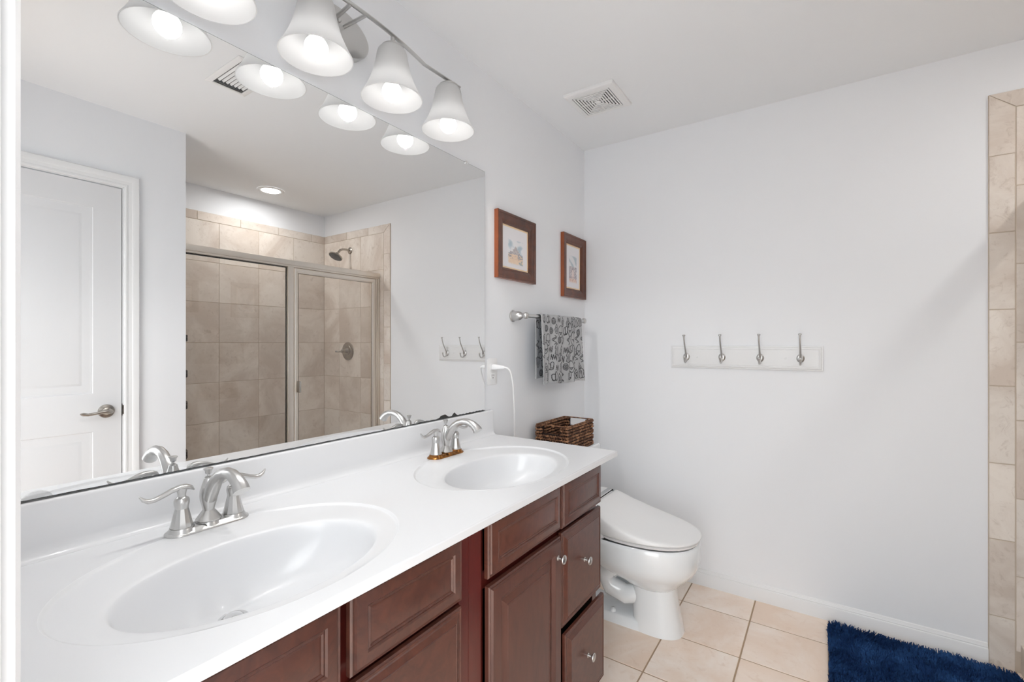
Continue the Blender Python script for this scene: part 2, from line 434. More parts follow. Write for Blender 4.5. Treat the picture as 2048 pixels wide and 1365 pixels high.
# curb and pan
b = MB(); b.mi = 1; b.box(1.8385, 1.9465, Y1 + .0095, D - .0095, 0, .105); b.mi = 0
for a0, a1 in ((Y1 + .01, 1.41), (1.41, 1.71), (1.71, 2.01), (2.01, 2.31), (2.31, D - .0095)):
    b.box(1.835, 1.839, a0 + .0014, a1 - .0014, .0005, .106, .001); b.box(1.835, 1.95, a0 + .0014, a1 - .0014, .1055, .112, .002)
struct(b.build('trim_1', [M['tile'], M['grout']], smooth=False), 'tiled curb at the foot of the shower enclosure', 'shower curb')
b = MB(); b.box(1.9465, W2 - .0095, Y1 + .0095, D - .0095, -.004, .03); b.lathe([(.045, .03), (.045, .032), (.0, .032)], 24, (2.3, 1.85, 0), cap=False)
struct(b.build('floor_shower', M['plastic'], smooth=False), 'white shower pan behind the enclosure', 'shower pan')

# ---------------------------------------------------------------- trims
def casing(name, axis, plane, sgn, a0, a1, z1, inset_sign, label, wdt=.062):
    """three-sided moulded casing around an opening a0..a1, top z1 (inner edges)"""
    prof = [(0, 0), (0, .009), (.004, .0125), (.012, .0125), (.016, .0105), (.030, .0125), (.036, .016), (.050, .0185), (.058, .0185), (wdt, .014), (wdt, 0)]
    b = MB(); loops = []
    for o, h in prof:
        path = [(a0 - o, 0), (a0 - o, z1 + o), (a1 + o, z1 + o), (a1 + o, 0)]
        loops.append([((plane + sgn * h, a, z) if axis == 'x' else (a, plane + sgn * h, z)) for a, z in path])
    loops.append(loops[0])
    b.loft(loops, closed=False)
    return struct(b.build(name, M['trim'], smooth=True, angle=22), label, 'door casing')
casing('trim_2', 'x', W1, -1, .071, .8405, 2.060, 1, 'white moulded casing around the panel door', .0615)
casing('trim_3', 'y', YN, 1, .7135, 1.5105, 2.07, 1, 'white moulded casing edge of the doorway, close at the left', .0615)
b = MB(); b.box(.718, .724, -.05, YN, 0, 2.06); b.box(1.50, 1.506, -.05, YN, 0, 2.06); b.box(.718, 1.506, -.05, YN, 2.06, 2.066)
# jambs of the mirrored door
b2 = MB(); b2.box(W1 + .001, W1 + .118, .8365, .8415, 0, 2.062); b2.box(W1 + .001, W1 + .118, .0695, .0745, 0, 2.062); b2.box(W1 + .001, W1 + .118, .0745, .8365, 2.057, 2.0615)
b2.box(W1 + .048, W1 + .06, .824, .8365, 0, 2.057)
struct(b2.build('trim_4', M['trim'], smooth=False), 'white jamb lining the panel door opening', 'door jamb')
struct(b.build('trim_5', M['trim'], smooth=False), 'white jamb lining the doorway at the near end', 'door jamb')

# ---------------------------------------------------------------- panel door (seen in the mirror)
def nested(b, plane, sgn, y0, y1, z0, z1, prof, cap=True):
    loops = []
    for o, h in prof:
        loops.append([(plane + sgn * h, y, z) for y, z in ((y0 + o, z0 + o), (y1 - o, z0 + o), (y1 - o, z1 - o), (y0 + o, z1 - o))])
    b.loft(loops, closed=True, cap1=cap)
XD = W1 + .008
b = MB()
dy0, dy1, dz0, dz1 = .0765, .8325, .008, 2.0525
pn = [(.19, .723, 1.024, 1.936), (.19, .723, .24, .839)]
b.box(XD + .0001, XD + .035, dy0, dy1, dz0, dz1)
# face with two recesses
fy = [dy0, pn[0][0], pn[0][1], dy1]; fz = [dz0, pn[1][2], pn[1][3], pn[0][2], pn[0][3], dz1]
for i in range(3):
    for j in range(5):
        if i == 1 and j in (1, 3): continue
        y0, y1, z0, z1 = fy[i], fy[i + 1], fz[j], fz[j + 1]
        b.add([(XD - .004, y0, z0), (XD - .004, y1, z0), (XD - .004, y1, z1), (XD - .004, y0, z1)], [(0, 1, 2, 3)])
for y0, y1, z0, z1 in pn:
    nested(b, XD - .004, 1, y0, y1, z0, z1, [(0, 0), (.003, .0035), (.010, .0038), (.013, .006), (.018, .009), (.024, .009), (.050, .0015), (.054, .001)])
b.loft([[(XD - .004, y, z) for y, z in ((dy0, dz0), (dy1, dz0), (dy1, dz1), (dy0, dz1))], [(XD + .001, y, z) for y, z in ((dy0, dz0), (dy1, dz0), (dy1, dz1), (dy0, dz1))]])
door = struct(b.build('door_1', M['doorp'], smooth=True, angle=20), 'white two panel door with nickel lever, seen in the mirror', 'door')
b = MB(); hy, hz = .772, .934; xf = XD - .004
b.lathe([(.033, 0), (.0335, .003), (.031, .007), (.022, .0095), (.020, .010), (.0185, .014), (.011, .017), (.0105, .045), (.0, .046)], 32, (xf, hy, hz), '-x')
b.tube([(xf - .038, hy + .012, hz), (xf - .046, hy, hz + .001), (xf - .049, hy - .02, hz + .002), (xf - .048, hy - .05, hz - .003), (xf - .044, hy - .078, hz - .006), (xf - .045, hy - .096, hz - .002), (xf - .049, hy - .106, hz + .001)],
       [.009, .0105, .009, .0068, .0072, .008, .004], 12)
tag(b.build('door_handle', M['nickel_dark'], door), 'brushed nickel lever handle on round rose')
b = MB(); b.box(W1 + .001, W1 + .03, .8355, .8368, hz - .03, hz + .03); b.box(W1 - .004, W1 + .002, .8355, .8395, hz - .022, hz + .022)
tag(b.build('strike_plate', M['nickel_dark'], door), 'dark metal strike plate at the door edge')

# ================================================================ vanity mirror
MX = .010; my0, my1, mz0, mz1 = .075, 1.572, .9835, 2.003
t = thing('wall_mirror', (.0, (my0 + my1) / 2, mz0), 'large frameless wall mirror spanning both sinks above the backsplash', 'mirror')
b = MB(); b.mi = 1; b.box(.002, MX - .0002, my0, my1, mz0, mz1); b.mi = 0
b.add([(MX, my0 + .001, mz0 + .001), (MX, my1 - .001, mz0 + .001), (MX, my1 - .001, mz1 - .001), (MX, my0 + .001, mz1 - .001)], [(0, 1, 2, 3)])
b.build('mirror_glass', [M['mirror'], M['mirror_edge']], t, smooth=False)
b = MB(); x = MX + .0004
def blotch(y0, y1, zs):
    n = len(zs); bot = [(x, y0 + (y1 - y0) * i / (n - 1), mz0) for i in range(n)]
    top = [(x, y0 + (y1 - y0) * i / (n - 1), mz0 + .0005 + z) for i, z in enumerate(zs)]
    b.loft([bot, top], closed=False)
rr = random.Random(3)
blotch(1.14, 1.27, [.0, .002, .001, .003, .002, .004, .002, .003, .002])
blotch(1.27, 1.345, [.002, .003, .004, .006, .0115, .0125, .013, .014, .013, .009, .005, .003])
blotch(1.345, 1.40, [.003, .003, .004, .012, .015, .008, .003, .002])
blotch(1.40, 1.572, [max(0, .002 + .003 * rr.random() * (1 if i % 3 else .2)) for i in range(26)])
blotch(.10, 1.14, [.0007 + .0006 * rr.random() for i in range(60)])
tag(b.build('desilvered_edge', M['desilver'], t, smooth=False), 'dark desilvered patches along the lower mirror edge')
b = MB(); b.box(.001, .016, 1.4385, 1.4535, mz1 - .007, mz1 + .004, .001); b.lathe([(.0035, 0), (.003, .002), (0, .0025)], 12, (.016, 1.446, mz1 - .001), 'x', cap=False)
tag(b.build('mirror_clip', M['chrome'], t), 'small metal clip on the top edge')
b = MB()
pr = []
for k in range(13):
    a = pi * k / 12; pr.append((.216 - .021 * cos(a), mz0 - .002 + .017 * sin(a)))
b.loft([[(MX + .0008, y, z) for y, z in pr], [(MX + .0045, y, z) for y, z in pr]], closed=True, cap0=True, cap1=True)
tag(b.build('mirror_clip', M['clear'], t), 'clear round plastic clip at the bottom edge')

# ================================================================ countertop with two integral basins
CX1, CY1, CY0 = .582, 1.624, .0715
SINK = [(.322, .454), (.322, 1.218)]
A0, B0 = .292, .222
NS = 96
def ell(cx, cy, a, b_, z, n=NS):
    return [(cx + b_ * cos(2 * pi * k / n), cy + a * sin(2 * pi * k / n), z) for k in range(n)]
t = thing('vanity_countertop', (.29, .85, ZC - .02), 'long glossy white countertop with two oval basins on the cherry cabinets', 'countertop')
r = .004
outer = [(.0005, CY0), (CX1 - r, CY0), (CX1 - r, CY1 - r), (.0005, CY1 - r)]
pts = [Vector(p) for p in outer]; edges = [(0, 1), (1, 2), (2, 3), (3, 0)]
for sx_, sy_ in SINK:
    o = len(pts)
    for p in ell(sx_, sy_, A0, B0, 0): pts.append(Vector((p[0], p[1])))
    edges += [(o + k, o + (k + 1) % NS) for k in range(NS)]
res = geometry.delaunay_2d_cdt(pts, edges, [], 0, 1e-6)
vv, ff = res[0], res[2]
b = MB(); keep = []
for f in ff:
    c = sum((vv[i] for i in f), Vector((0, 0))) / len(f)
    if any(((c.x - sx_) / B0) ** 2 + ((c.y - sy_) / A0) ** 2 < .9995 for sx_, sy_ in SINK): continue
    keep.append(tuple(f))
b.add([(v.x, v.y, ZC) for v in vv], keep)
prof = [(0, 0)] + [(r * sin(radians(a)), -r * (1 - cos(radians(a)))) for a in (30, 60, 90)] + [(r, -.0185), (r - .003, -.0195), (-.03, -.0195)]
loops = [[(CX1 - r + o, CY0, ZC + z), (CX1 - r + o, CY1 - r + o, ZC + z), (.0005, CY1 - r + o, ZC + z)] for o, z in prof]
b.loft(loops, closed=False)
top = b.build('countertop', M['counter'], t, smooth=True, angle=30)
# backsplash with cove at its foot
prof = [(.0006, ZC - .01), (.0006, .978), (.003, .9805), (.014, .9805), (.0175, .979), (.019, .975), (.020, .90), (.0212, .889), (.0245, .882), (.030, .8775), (.038, ZC + .0003), (.038, ZC - .003)]
ycut = {0: 1.624, 1: 1.612}
b = MB(); loops = []
for i, (x_, z_) in enumerate(prof):
    e = 1.619
    if z_ > .975: e = 1.615
    if x_ > .02: e = 1.6195
    loops.append([(x_, CY0, z_), (x_, e, z_)])
b.loft(loops + [loops[0]], closed=False)
n = len(prof)
b.add([l[1] for l in loops], [tuple(range(n))]); 
b.build('backsplash', M['counter'], t, smooth=True, angle=50)

def sm(e0, e1, x):
    q = max(0, min(1, (x - e0) / (e1 - e0))); return q * q * (3 - 2 * q)
for (sx_, sy_) in SINK:
    # bowl ellipse and drain
    ex, ey, ea, eb = sx_ + .036, sy_ - .002, .228, .150
    dx, dy, zd = sx_ - .05, sy_ - .018, -.132
    b = MB(); loops = []
    def ring(f, z, g=0):   # f: 0 outer .. 1 bowl edge
        L = []
        for k in range(NS):
            a = 2 * pi * k / NS
            ox, oy = sx_ + (B0 - g) * cos(a), sy_ + (A0 - g) * sin(a)
            ix, iy = ex + eb * cos(a), ey + ea * sin(a)
            X, Y = ox + (ix - ox) * f, oy + (iy - oy) * f
            msk = 1 - (1 - sm(.086, .17, abs(Y - sy_))) * (1 - sm(.16, .20, X)) if X < sx_ else 1.0
            L.append((X, Y, ZC + z * msk))
        return L
    loops.append(ring(0, 0)); loops.append(ring(0, -.0004, .0015)); loops.append(ring(0, -.0030, .0040)); loops.append(ring(0, -.0046, .0065)); loops.append(ring(0, -.0050, .009))
    for f in (.25, .45, .65, .8, .9): loops.append(ring(f, -.0050 - .0050 * f ** 2.2))
    def bowl(q, z):
        L = []
        s_ = (1 - q) ** 1.15
        ccx, ccy = ex + (dx - ex) * s_, ey + (dy - ey) * s_
        for k in range(NS):
            a = 2 * pi * k / NS
            ra, rb = ea * q + .026 * (1 - q), eb * q + .026 * (1 - q)
            L.append((ccx + rb * cos(a), ccy + ra * sin(a), ZC + z))
        return L
    loops.append(bowl(1.0, -.0105))
    for q, d in ((.985, .0125), (.97, .0165), (.955, .023), (.94, .031), (.92, .042), (.89, .055), (.85, .069), (.79, .083), (.7, .097), (.6, .107), (.48, .116), (.35, .123), (.2, .129), (.08, .132), (0, .1335)):
        loops.append(bowl(q, -d))
    b.loft(loops, closed=True)
    basin = b.build('sink_basin', M['basin'], t, smooth=True, angle=60)
    b = MB(); zz = ZC - .1335
    b.lathe([(.0255, zz - .002), (.0262, zz + .001), (.024, zz + .0025), (.021, zz + .0015), (.019, zz - .002)], 32, (dx, dy, 0), cap=False)
    b.lathe([(.0165, zz - .004), (.0165, zz + .003), (.013, zz + .0065), (.004, zz + .0085), (0.0005, zz + .0088)], 32, (dx, dy, 0), cap=True)
    tag(b.build('drain', M['chrome'], basin), 'chrome pop-up drain in the basin floor')

# ================================================================ faucets
def make_faucet(yc, base_mat, label):
    x0 = .103; z0 = ZC + .0004
    t = thing('faucet', (x0, yc, z0), label, 'faucet', 'two-handle faucets on the white countertop')
    # base plate: lofted stadium with three raised collars
    def stad(hl, hw, z, n=12):
        out = []
        for k in range(n + 1):
            a = -pi / 2 + pi * k / n; out.append((x0 - hw * sin(a) * 1, yc + hl - hw + hw * cos(a), z))
        for k in range(n + 1):
            a = pi / 2 + pi * k / n; out.append((x0 - hw * sin(a), yc - hl + hw + hw * cos(a), z))
        return out
    b = MB()
    b.loft([stad(.0815, .0285, z0), stad(.0815, .0285, z0 + .0015), stad(.0805, .0275, z0 + .003), stad(.076, .023, z0 + .005), stad(.072, .019, z0 + .0085), stad(.070, .0165, z0 + .010)], closed=True, cap1=True)
    for yy in (-.0508, 0, .0508):
        b.lathe([(.0275, z0 + .0015), (.0265, z0 + .004), (.0235, z0 + .008), (.0215, z0 + .0125), (.0185, z0 + .0128)], 14, (x0, yc + yy, 0))
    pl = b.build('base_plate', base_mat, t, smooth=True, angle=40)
    if base_mat is not M['nickel']: pl['label'] = 'amber brown base plate'
    zb = z0 + .0128
    for sg in (-1, 1):
        yh = yc + sg * .0508
        b = MB()
        b.lathe([(.0205, zb), (.0208, zb + .002), (.0175, zb + .014), (.0145, zb + .028), (.0122, zb + .038)], 12, (x0, yh, 0), cap=False)
        b.lathe([(.0122, zb + .038), (.0124, zb + .042), (.0136, zb + .047), (.0140, zb + .052), (.0132, zb + .057), (.0118, zb + .0595), (.0095, zb + .0605), (.0072, zb + .063), (.0078, zb + .070), (.0098, zb + .077), (.0098, zb + .080), (0.0003, zb + .082)], 20, (x0, yh, 0), cap=False)
        hd = b.build('handle_body', M['nickel'], t, smooth=True, angle=28)
        zl = zb + .082
        path = [(-.023, -.011), (-.017, -.0045), (-.008, -.0008), (.004, 0), (.018, -.0035), (.034, -.010), (.048, -.0145), (.058, -.0145), (.066, -.0095), (.0725, -.001)]
        rad = [(.0016, .002), (.0044, .0065), (.0054, .009), (.0054, .009), (.005, .0078), (.0048, .0068), (.0048, .0066), (.0046, .0062), (.0036, .0052), (.0013, .0018)]
        b = MB(); b.tube([(x0, yh + sg * a, zl + h) for a, h in path], rad, 14, flat=(0, 0, 1))
        b.build('lever', M['nickel'], hd, smooth=True, angle=60)
    # spout
    b = MB()
    b.lathe([(.0245, zb), (.0248, zb + .002), (.0165, zb + .014), (.0108, zb + .0215)], 12, (x0, yc, 0), cap=False)
    b.build('spout_skirt', M['nickel'], t, smooth=True, angle=28)
    b = MB()
    b.lathe([(.0105, zb + .019), (.0122, zb + .027), (.0160, zb + .042), (.0172, zb + .052), (.0160, zb + .064), (.0125, zb + .076), (.0095, zb + .085), (.0090, zb + .089), (.0075, zb + .0905), (0.0003, zb + .091)], 28, (x0, yc, 0), cap=False)
    sp = [(.104, .925), (.112, .942), (.125, .962), (.142, .981), (.163, .9945), (.186, 1.0005), (.208, .9995), (.227, .9925), (.240, .983), (.2475, .973)]
    dz = ZC - .876
    rad = [(.0115, .0125), (.014, .0145), (.0142, .0142), (.0128, .013), (.0115, .0122), (.0112, .012), (.0118, .0122), (.013, .013), (.0150, .0145), (.0165, .016)]
    b.tube([(x_, yc, z_ + dz + .0015) for x_, z_ in sp], rad, 20, flat=(1, 0, 0))
    b.build('spout', M['nickel'], t, smooth=True, angle=45)
    b = MB(); zp = zb + .089
    b.lathe([(.0055, zp), (.0062, zp + .003), (.0028, zp + .005), (.0028, zp + .008), (.006, zp + .010), (.0068, zp + .016), (.0092, zp + .019), (.0095, zp + .0205), (.006, zp + .0225), (.0003, zp + .023)], 20, (x0 - .001, yc, 0), cap=False)
    b.build('pop_up_knob', M['nickel'], t)
    return t
make_faucet(.4635, M['nickel'], 'plain silver brushed nickel faucet at the near basin')
make_faucet(1.2235, M['amber'], 'nickel faucet with amber brown base plate at the far basin')

# ================================================================ vanity cabinets
FX = .54; FT = .0195
fr_a = [(0, 0), (0, .010), (.003, .0135), (.006, .0120), (.0085, .0120), (.0105, .0155), (.030, .0195), (.033, .0160), (.0365, .0180), (.039, .0150), (.044, .0165)]
fr_b = [(0, 0), (0, .009), (.003, .0125), (.006, .0110), (.010, .0110), (.012, .0130), (.024, .0185), (.0255, .0172), (.027, .0188)]
fr_d = [(0, 0), (0, .011), (.003, .0150), (.006, .0140), (.009, .0195), (.040, .0195), (.044, .0160), (.050, .0110), (.054, .0110), (.070, .0165), (.0725, .0145), (.076, .0170)]
def front(name, parent, y0, y1, z0, z1, prof, m, x=FX + .0006, label=None):
    b = MB(); nested(b, x, 1, y0, y1, z0, z1, prof)
    b.add([(x, y0, z0), (x, y1, z0), (x, y1, z1), (x, y0, z1)], [(3, 2, 1, 0)])
    o = b.build(name, m, parent, smooth=True, angle=18)
    if label: o['label'] = label
    return o
def knob(parent, y, z, x):
    b = MB(); b.lathe([(.007, 0), (.0072, .002), (.0045, .004), (.0038, .012), (.0075, .0165), (.0125, .0195), (.0135, .0215), (.0125, .0235), (.008, .0252), (.0003, .0258)], 24, (x, y, z), 'x', cap=False)
    return tag(b.build('knob', M['nickel'], parent), 'round brushed nickel knob')
def cabinet(ya, yb, drawers, sink, mirrored, label):
    t = thing('vanity_cabinet', (.27, (ya + yb) / 2, 0), label, 'cabinet', 'cherry vanity cabinets under the white countertop')
    b = MB(); th = .018; zt = ZC - .020
    b.box(.003, FX - .019, ya, ya + th, 0.0, zt); b.box(.003, FX - .019, yb - th, yb, 0.0, zt)
    b.box(.003, FX - .019, ya + th, yb - th, .10, .118); b.box(.003, .012, ya + th, yb - th, .118, zt)
    b.box(FX - .09, FX - .075, ya + th, yb - th, 0.0, .10)
    b.build('carcass', M['cabin'], t, smooth=False)
    d0, d1 = drawers; s0, s1 = sink
    b = MB(); f0, f1 = FX - .019, FX
    lo, hi = min(d0, s0), max(d1, s1)
    mid0, mid1 = (s1 - .012, d0 + .012) if s0 < d0 else (d1 - .012, s0 + .012)
    fr = f1 - .014      # frame members behind the fronts stand back, only the wide joining stile is flush
    if mirrored: b.box(f0, f1, hi + .004, yb, .09, zt); b.box(f0, f1 - .014, hi - .012, hi + .004, .09, zt); b.box(f0, fr, ya, lo + .012, .09, zt)
    else: b.box(f0, f1, ya, lo - .012, .09, zt); b.box(f0, fr, lo - .012, lo + .012, .09, zt); b.box(f0, fr, hi - .012, yb, .09, zt)
    b.box(f0, fr, mid0, mid1, .09, zt)
    for sa, sb in ((lo + .012, mid0), (mid1, hi - .012)):
        b.box(f0, fr, sa, sb, .825, zt); b.box(f0, fr, sa, sb, .675, .715); b.box(f0, fr, sa, sb, .09, .12)
    sa, sb = (max(d0 + .012, ya), d1 - .012)
    b.box(f0, fr, sa, sb, .385, .408)
    tag(b.build('face_frame', M['cherrydk'], t, smooth=False), 'reddish cherry face frame between the fronts')
    front('drawer', t, d0, d1, .706, .849, fr_a, M['cherry'], label='upper drawer front with double grooved panel')
    dr = front('drawer', t, d0, d1, .404, .693, fr_b, M['cherry'])
    dr2 = front('drawer', t, d0, d1, .096, .388, fr_b, M['cherry'], x=FX + (.013 if not mirrored else .0006))
    yk = (d0 + d1) / 2
    knob(dr, yk, .561, FX + FT - .0015); knob(dr2, yk, .2505, FX + FT + (.011 if not mirrored else -.0015))
    front('false_drawer_front', t, s0, s1, .710, .849, fr_a, M['cherry'])
    dd = front('door', t, s0 + .002, s1 - .004, .096, .690, fr_d, M['cherryv'])
    knob(dd, (s1 - .030) if not mirrored else (s0 + .03), .636, FX + FT - .0006)
    return t
cabinet(.0715, .8165, (.492, .780), (.108, .474), True, 'near cherry wood cabinet under the closer basin, partly cut off by the picture edge')
cabinet(.8175, 1.556, (1.246, 1.537), (.876, 1.238), False, 'far cherry wood cabinet beside the toilet, with knobbed door and slightly open bottom drawer')

# ================================================================ vanity light
LX = .118; LY = [.457, .711, .965, 1.219]
t = thing('vanity_light', (0, .838, 2.19), 'four-shade brushed nickel vanity light fixed above the mirror', 'wall light')
b = MB(); b.lathe([(1.0, 0.0), (1.0, .026), (.97, .031), (.90, .033), (0.001, .034)], 48, (.0005, .838, 2.192), 'x', cap=False)
bp_ = b
bp_.v = [(v[0], .838 + (v[1] - .838) * .112, 2.192 + (v[2] - 2.192) * .068) for v in b.v]
bp_.build('backplate', M['nickel'], t)
b = MB(); b.ball((.0365, .838, 2.217), .006, 12, 8); b.build('backplate_screw', M['nickel'], t)
def barz(y):
    a = abs(y - .838)
    if a < .255: return 2.212 - .028 * (a / .255) ** 2.2
    return 2.184 + .004 * (a - .255) / .13
BX = .126
for sg in (-1, 1):
    b = MB(); b.tube([(.030, .838 + sg * .018, 2.208), (BX, .838 + sg * .026, barz(.838))], .0055, 12); b.build('arm', M['nickel'], t)
ys_ = [.406 + (1.270 - .406) * i / 60 for i in range(61)]
ys_ = sorted(ys_ + [.838 - .255, .838 + .255])
b = MB(); b.tube([(BX, y, barz(y)) for y in ys_], [(.0035, .0075)] * len(ys_), 10, flat=(0, 0, 1))
b.build('bar', M['nickel'], t, smooth=True, angle=40)
sp_ = [(.0915, 2.018), (.0895, 2.0215), (.0845, 2.030), (.0765, 2.045), (.0670, 2.066), (.0590, 2.088), (.0530, 2.110), (.0485, 2.132), (.0455, 2.150), (.0425, 2.161), (.036, 2.169), (.024, 2.1725), (.016, 2.173)]
ins = [(max(r_ - .003, .004), z_ - (.002 if i > 8 else 0)) for i, (r_, z_) in enumerate(sp_)]
for y in LY:
    b = MB(); b.lathe(sp_[::1][::-1] + [(.0915, 2.0165), (.0890, 2.0165)] + ins, 48, (LX, y, 0), cap=False)
    sh = b.build('shade', M['shade'], t, smooth=True, angle=60); sh['label'] = 'frosted white glass bell shade'
    b = MB()
    zt = barz(y) - .002
    b.lathe([(.034, 2.169), (.034, 2.1725), (.030, 2.176), (.012, 2.177), (.0065, 2.178), (.0065, zt), (0.0003, zt + .001)], 24, (LX + .003, y, 0), cap=False)
    b.lathe([(.016, 2.173), (.016, 2.118), (.0003, 2.117)], 20, (LX, y, 0), cap=False)
    b.build('socket_cup', M['nickel'], t)
    cz_, rb_ = 2.0385, .0295
    b = MB(); b.lathe([(max(.0003, rb_ * sin(pi * k / 20)), cz_ - rb_ * cos(pi * k / 20)) for k in range(16)], 28, (LX, y, 0), cap=False)
    bb = b.build('bulb', M['bulb'], t); bb['label'] = 'lit round bulb'
    b = MB(); b.lathe([(rb_ * sin(pi * 15 / 20), cz_ - rb_ * cos(pi * 15 / 20)), (.0165, 2.078), (.0145, 2.095), (.0135, 2.117)], 28, (LX, y, 0), cap=False)
    b.build('bulb_collar', M['plastic'], bb)
    ld = bpy.data.lights.new('bulb_light', 'SPOT'); ld.energy = BULB_CONE_WATTS; ld.color = (1, .985, .965)
    ld.spot_size = radians(158); ld.spot_blend = .3; ld.shadow_soft_size = .002
    lo = bpy.data.objects.new('bulb_light', ld); COL.objects.link(lo); lo.parent = t; lo.location = Vector((LX, y, 2.0085)) - Vector(t.location)

# ================================================================ recessed light, vents
t = thing('recessed_light', (2.315, 1.895, H), 'round lit recessed light in the shower ceiling, seen in the mirror', 'ceiling light')
b = MB(); b.lathe([(.094, 0), (.094, .003), (.090, .006), (.070, .0075), (.064, .004)], 48, (2.315, 1.895, H - .0003), '-z', cap=False); b.build('trim_ring', M['plastic'], t)
b = MB(); b.lathe([(.066, .0035), (.060, .0052), (.0003, .0065)], 48, (2.315, 1.895, H - .0003), '-z', cap=False); o = b.build('lens', M['downlight'], t); o['label'] = 'glowing white lens'

t = thing('exhaust_fan_grille', (.313, 2.062, H), 'square white exhaust fan grille on the ceiling above the toilet', 'ceiling vent')
fx, fyc, fh = .313, 2.062, .122
b = MB(); loops = []
for o_, h_ in ((0, 0), (0, .010), (.004, .014), (.012, .016), (.030, .017), (.0305, .010)):
    loops.append([(fx + sx_ * (fh - o_), fyc + sy_ * (fh - o_), H - .0004 - h_) for sx_, sy_ in ((-1, -1), (1, -1), (1, 1), (-1, 1))])
b.loft(loops, closed=True); b.build('grille_frame', M['plastic'], t, smooth=False)
b = MB(); b.box(fx - fh + .030, fx + fh - .030, fyc - fh + .030, fyc + fh - .030, H - .0140, H - .0005); b.build('grille_backing', M['dark'], t, smooth=False)
b = MB()
for k in range(7):
    ro, ri = .0885 - k * .0126, .0885 - k * .0126 - .0074
    if k == 6: ri = 0.0
    z0_, z1_ = H - .0168, H - .0141
    if ri > 0:
        b.box(fx - ro, fx + ro, fyc - ro, fyc - ri, z0_, z1_); b.box(fx - ro, fx + ro, fyc + ri, fyc + ro, z0_, z1_)
        b.box(fx - ro, fx - ri, fyc - ri, fyc + ri, z0_, z1_); b.box(fx + ri, fx + ro, fyc - ri, fyc + ri, z0_, z1_)
    else: b.box(fx - .013, fx + .013, fyc - .013, fyc + .013, z0_, z1_)
for sx_ in (-1, 1): b.box(fx - .002, fx + .002, fyc + sx_ * .012, fyc + sx_ * .089, H - .0165, H - .0141); b.box(fx + sx_ * .012, fx + sx_ * .089, fyc - .002, fyc + .002, H - .0165, H - .0141)
b.build('louvre', M['plastic'], t, smooth=False)

t = thing('air_register', (.930, 1.018, H), 'white rectangular air register on the ceiling, seen in the mirror behind the lamps', 'ceiling vent')
rx0, rx1, ry0, ry1 = .775, 1.085, .932, 1.104
b = MB(); loops = []
for o_, h_ in ((0, 0), (0, .002), (.006, .004), (.022, .007), (.024, .004), (.024, .0)):
    loops.append([(x_, y_, H - .0004 - h_) for x_, y_ in ((rx0 + o_, ry0 + o_), (rx1 - o_, ry0 + o_), (rx1 - o_, ry1 - o_), (rx0 + o_, ry1 - o_))])
b.loft(loops, closed=True); b.build('register_frame', M['plastic'], t, smooth=False)
b = MB(); b.box(rx0 + .024, rx1 - .024, ry0 + .024, ry1 - .024, H - .002, H - .0005); b.build('register_backing', M['plasticg'], t, smooth=False)
b = MB()
for k in range(3): b.box(rx0 + .024, rx0 + .056, ry0 + .03 + k * .04, ry0 + .055 + k * .04, H - .006, H - .002)
n = 7
for k in range(n):
    y_ = ry0 + .030 + k * .0165
    b.add([(rx0 + .06, y_, H - .002), (rx1 - .06, y_, H - .002), (rx1 - .06, y_ + .0075, H - .009), (rx0 + .06, y_ + .0075, H - .009)], [(0, 1, 2, 3)])
for s_, xa in ((1, rx0 + .026), (-1, rx1 - .026)):
    for k in range(3):
        xx = xa + s_ * k * .0115
        b.add([(xx, ry0 + .027, H - .002), (xx, ry1 - .027, H - .002), (xx + s_ * .009, ry1 - .027, H - .009), (xx + s_ * .009, ry0 + .027, H - .009)], [(0, 1, 2, 3)])
b.build('louvre', M['plastic'], t, smooth=False)

# ================================================================ pictures
def picture(y0, y1, z0, z1, fw, painter, label, oy, oz):
    t = thing('picture_frame', (0, (y0 + y1) / 2, z0), label, 'picture', 'framed watercolour prints on the left wall')
    b = MB(); b.mi = 1
    nested(b, .0005, 1, y0, y1, z0, z1, [(0, 0), (0, .0205)], cap=False); b.mi = 0
    nested(b, .0005, 1, y0, y1, z0, z1, [(0, .0205), (.003, .0225), (.010, .0215), (.012, .0185), (.014, .0182), (.030, .0170), (fw - .010, .0125), (fw - .008, .0135), (fw - .002, .0105), (fw, .0085), (fw, .004)], cap=False)
    b.build('frame', [M['framewood'], M['frameside']], t, smooth=True, angle=18)
    i0, i1, j0, j1 = y0 + fw - .0015, y1 - fw + .0015, z0 + fw - .0015, z1 - fw + .0015
    b = MB(); nested(b, 0, 1, i0, i1, j0, j1, [(0, .0055), (.008, .0055), (.009, .0042)], cap=False); b.build('mat_border', M['mat_board'], t, smooth=False)
    b = MB(); b.box(.001, .0043, i0 + .0005, i1 - .0005, j0 + .0005, j1 - .0005); b.build('paper', M['paper'], t, smooth=False)
    (p0, p1, q0, q1) = oy + oz
    n, m_ = 90, 100; me = bpy.data.meshes.new('watercolour')
    vs = [(.0047, p0 + (p1 - p0) * i / n, q0 + (q1 - q0) * j / m_) for j in range(m_ + 1) for i in range(n + 1)]
    fs = [(j * (n + 1) + i, j * (n + 1) + i + 1, (j + 1) * (n + 1) + i + 1, (j + 1) * (n + 1) + i) for j in range(m_) for i in range(n)]
    me.from_pydata(vs, [], fs); ca = me.color_attributes.new('paint', 'FLOAT_COLOR', 'POINT')
    for j in range(m_ + 1):
        for i in range(n + 1): ca.data[j * (n + 1) + i].color = painter(i / n, j / m_)
    me.materials.append(M['print']); o = bpy.data.objects.new('watercolour', me); COL.objects.link(o)
    o.parent = t; o.matrix_parent_inverse = Matrix.Translation(-world_loc(t)); o['label'] = 'small watercolour scene of buildings under a cloudy sky'
    return t
from mathutils import noise as NZ
def mixc(a, b_, f): return tuple(a[i] + (b_[i] - a[i]) * f for i in range(3))
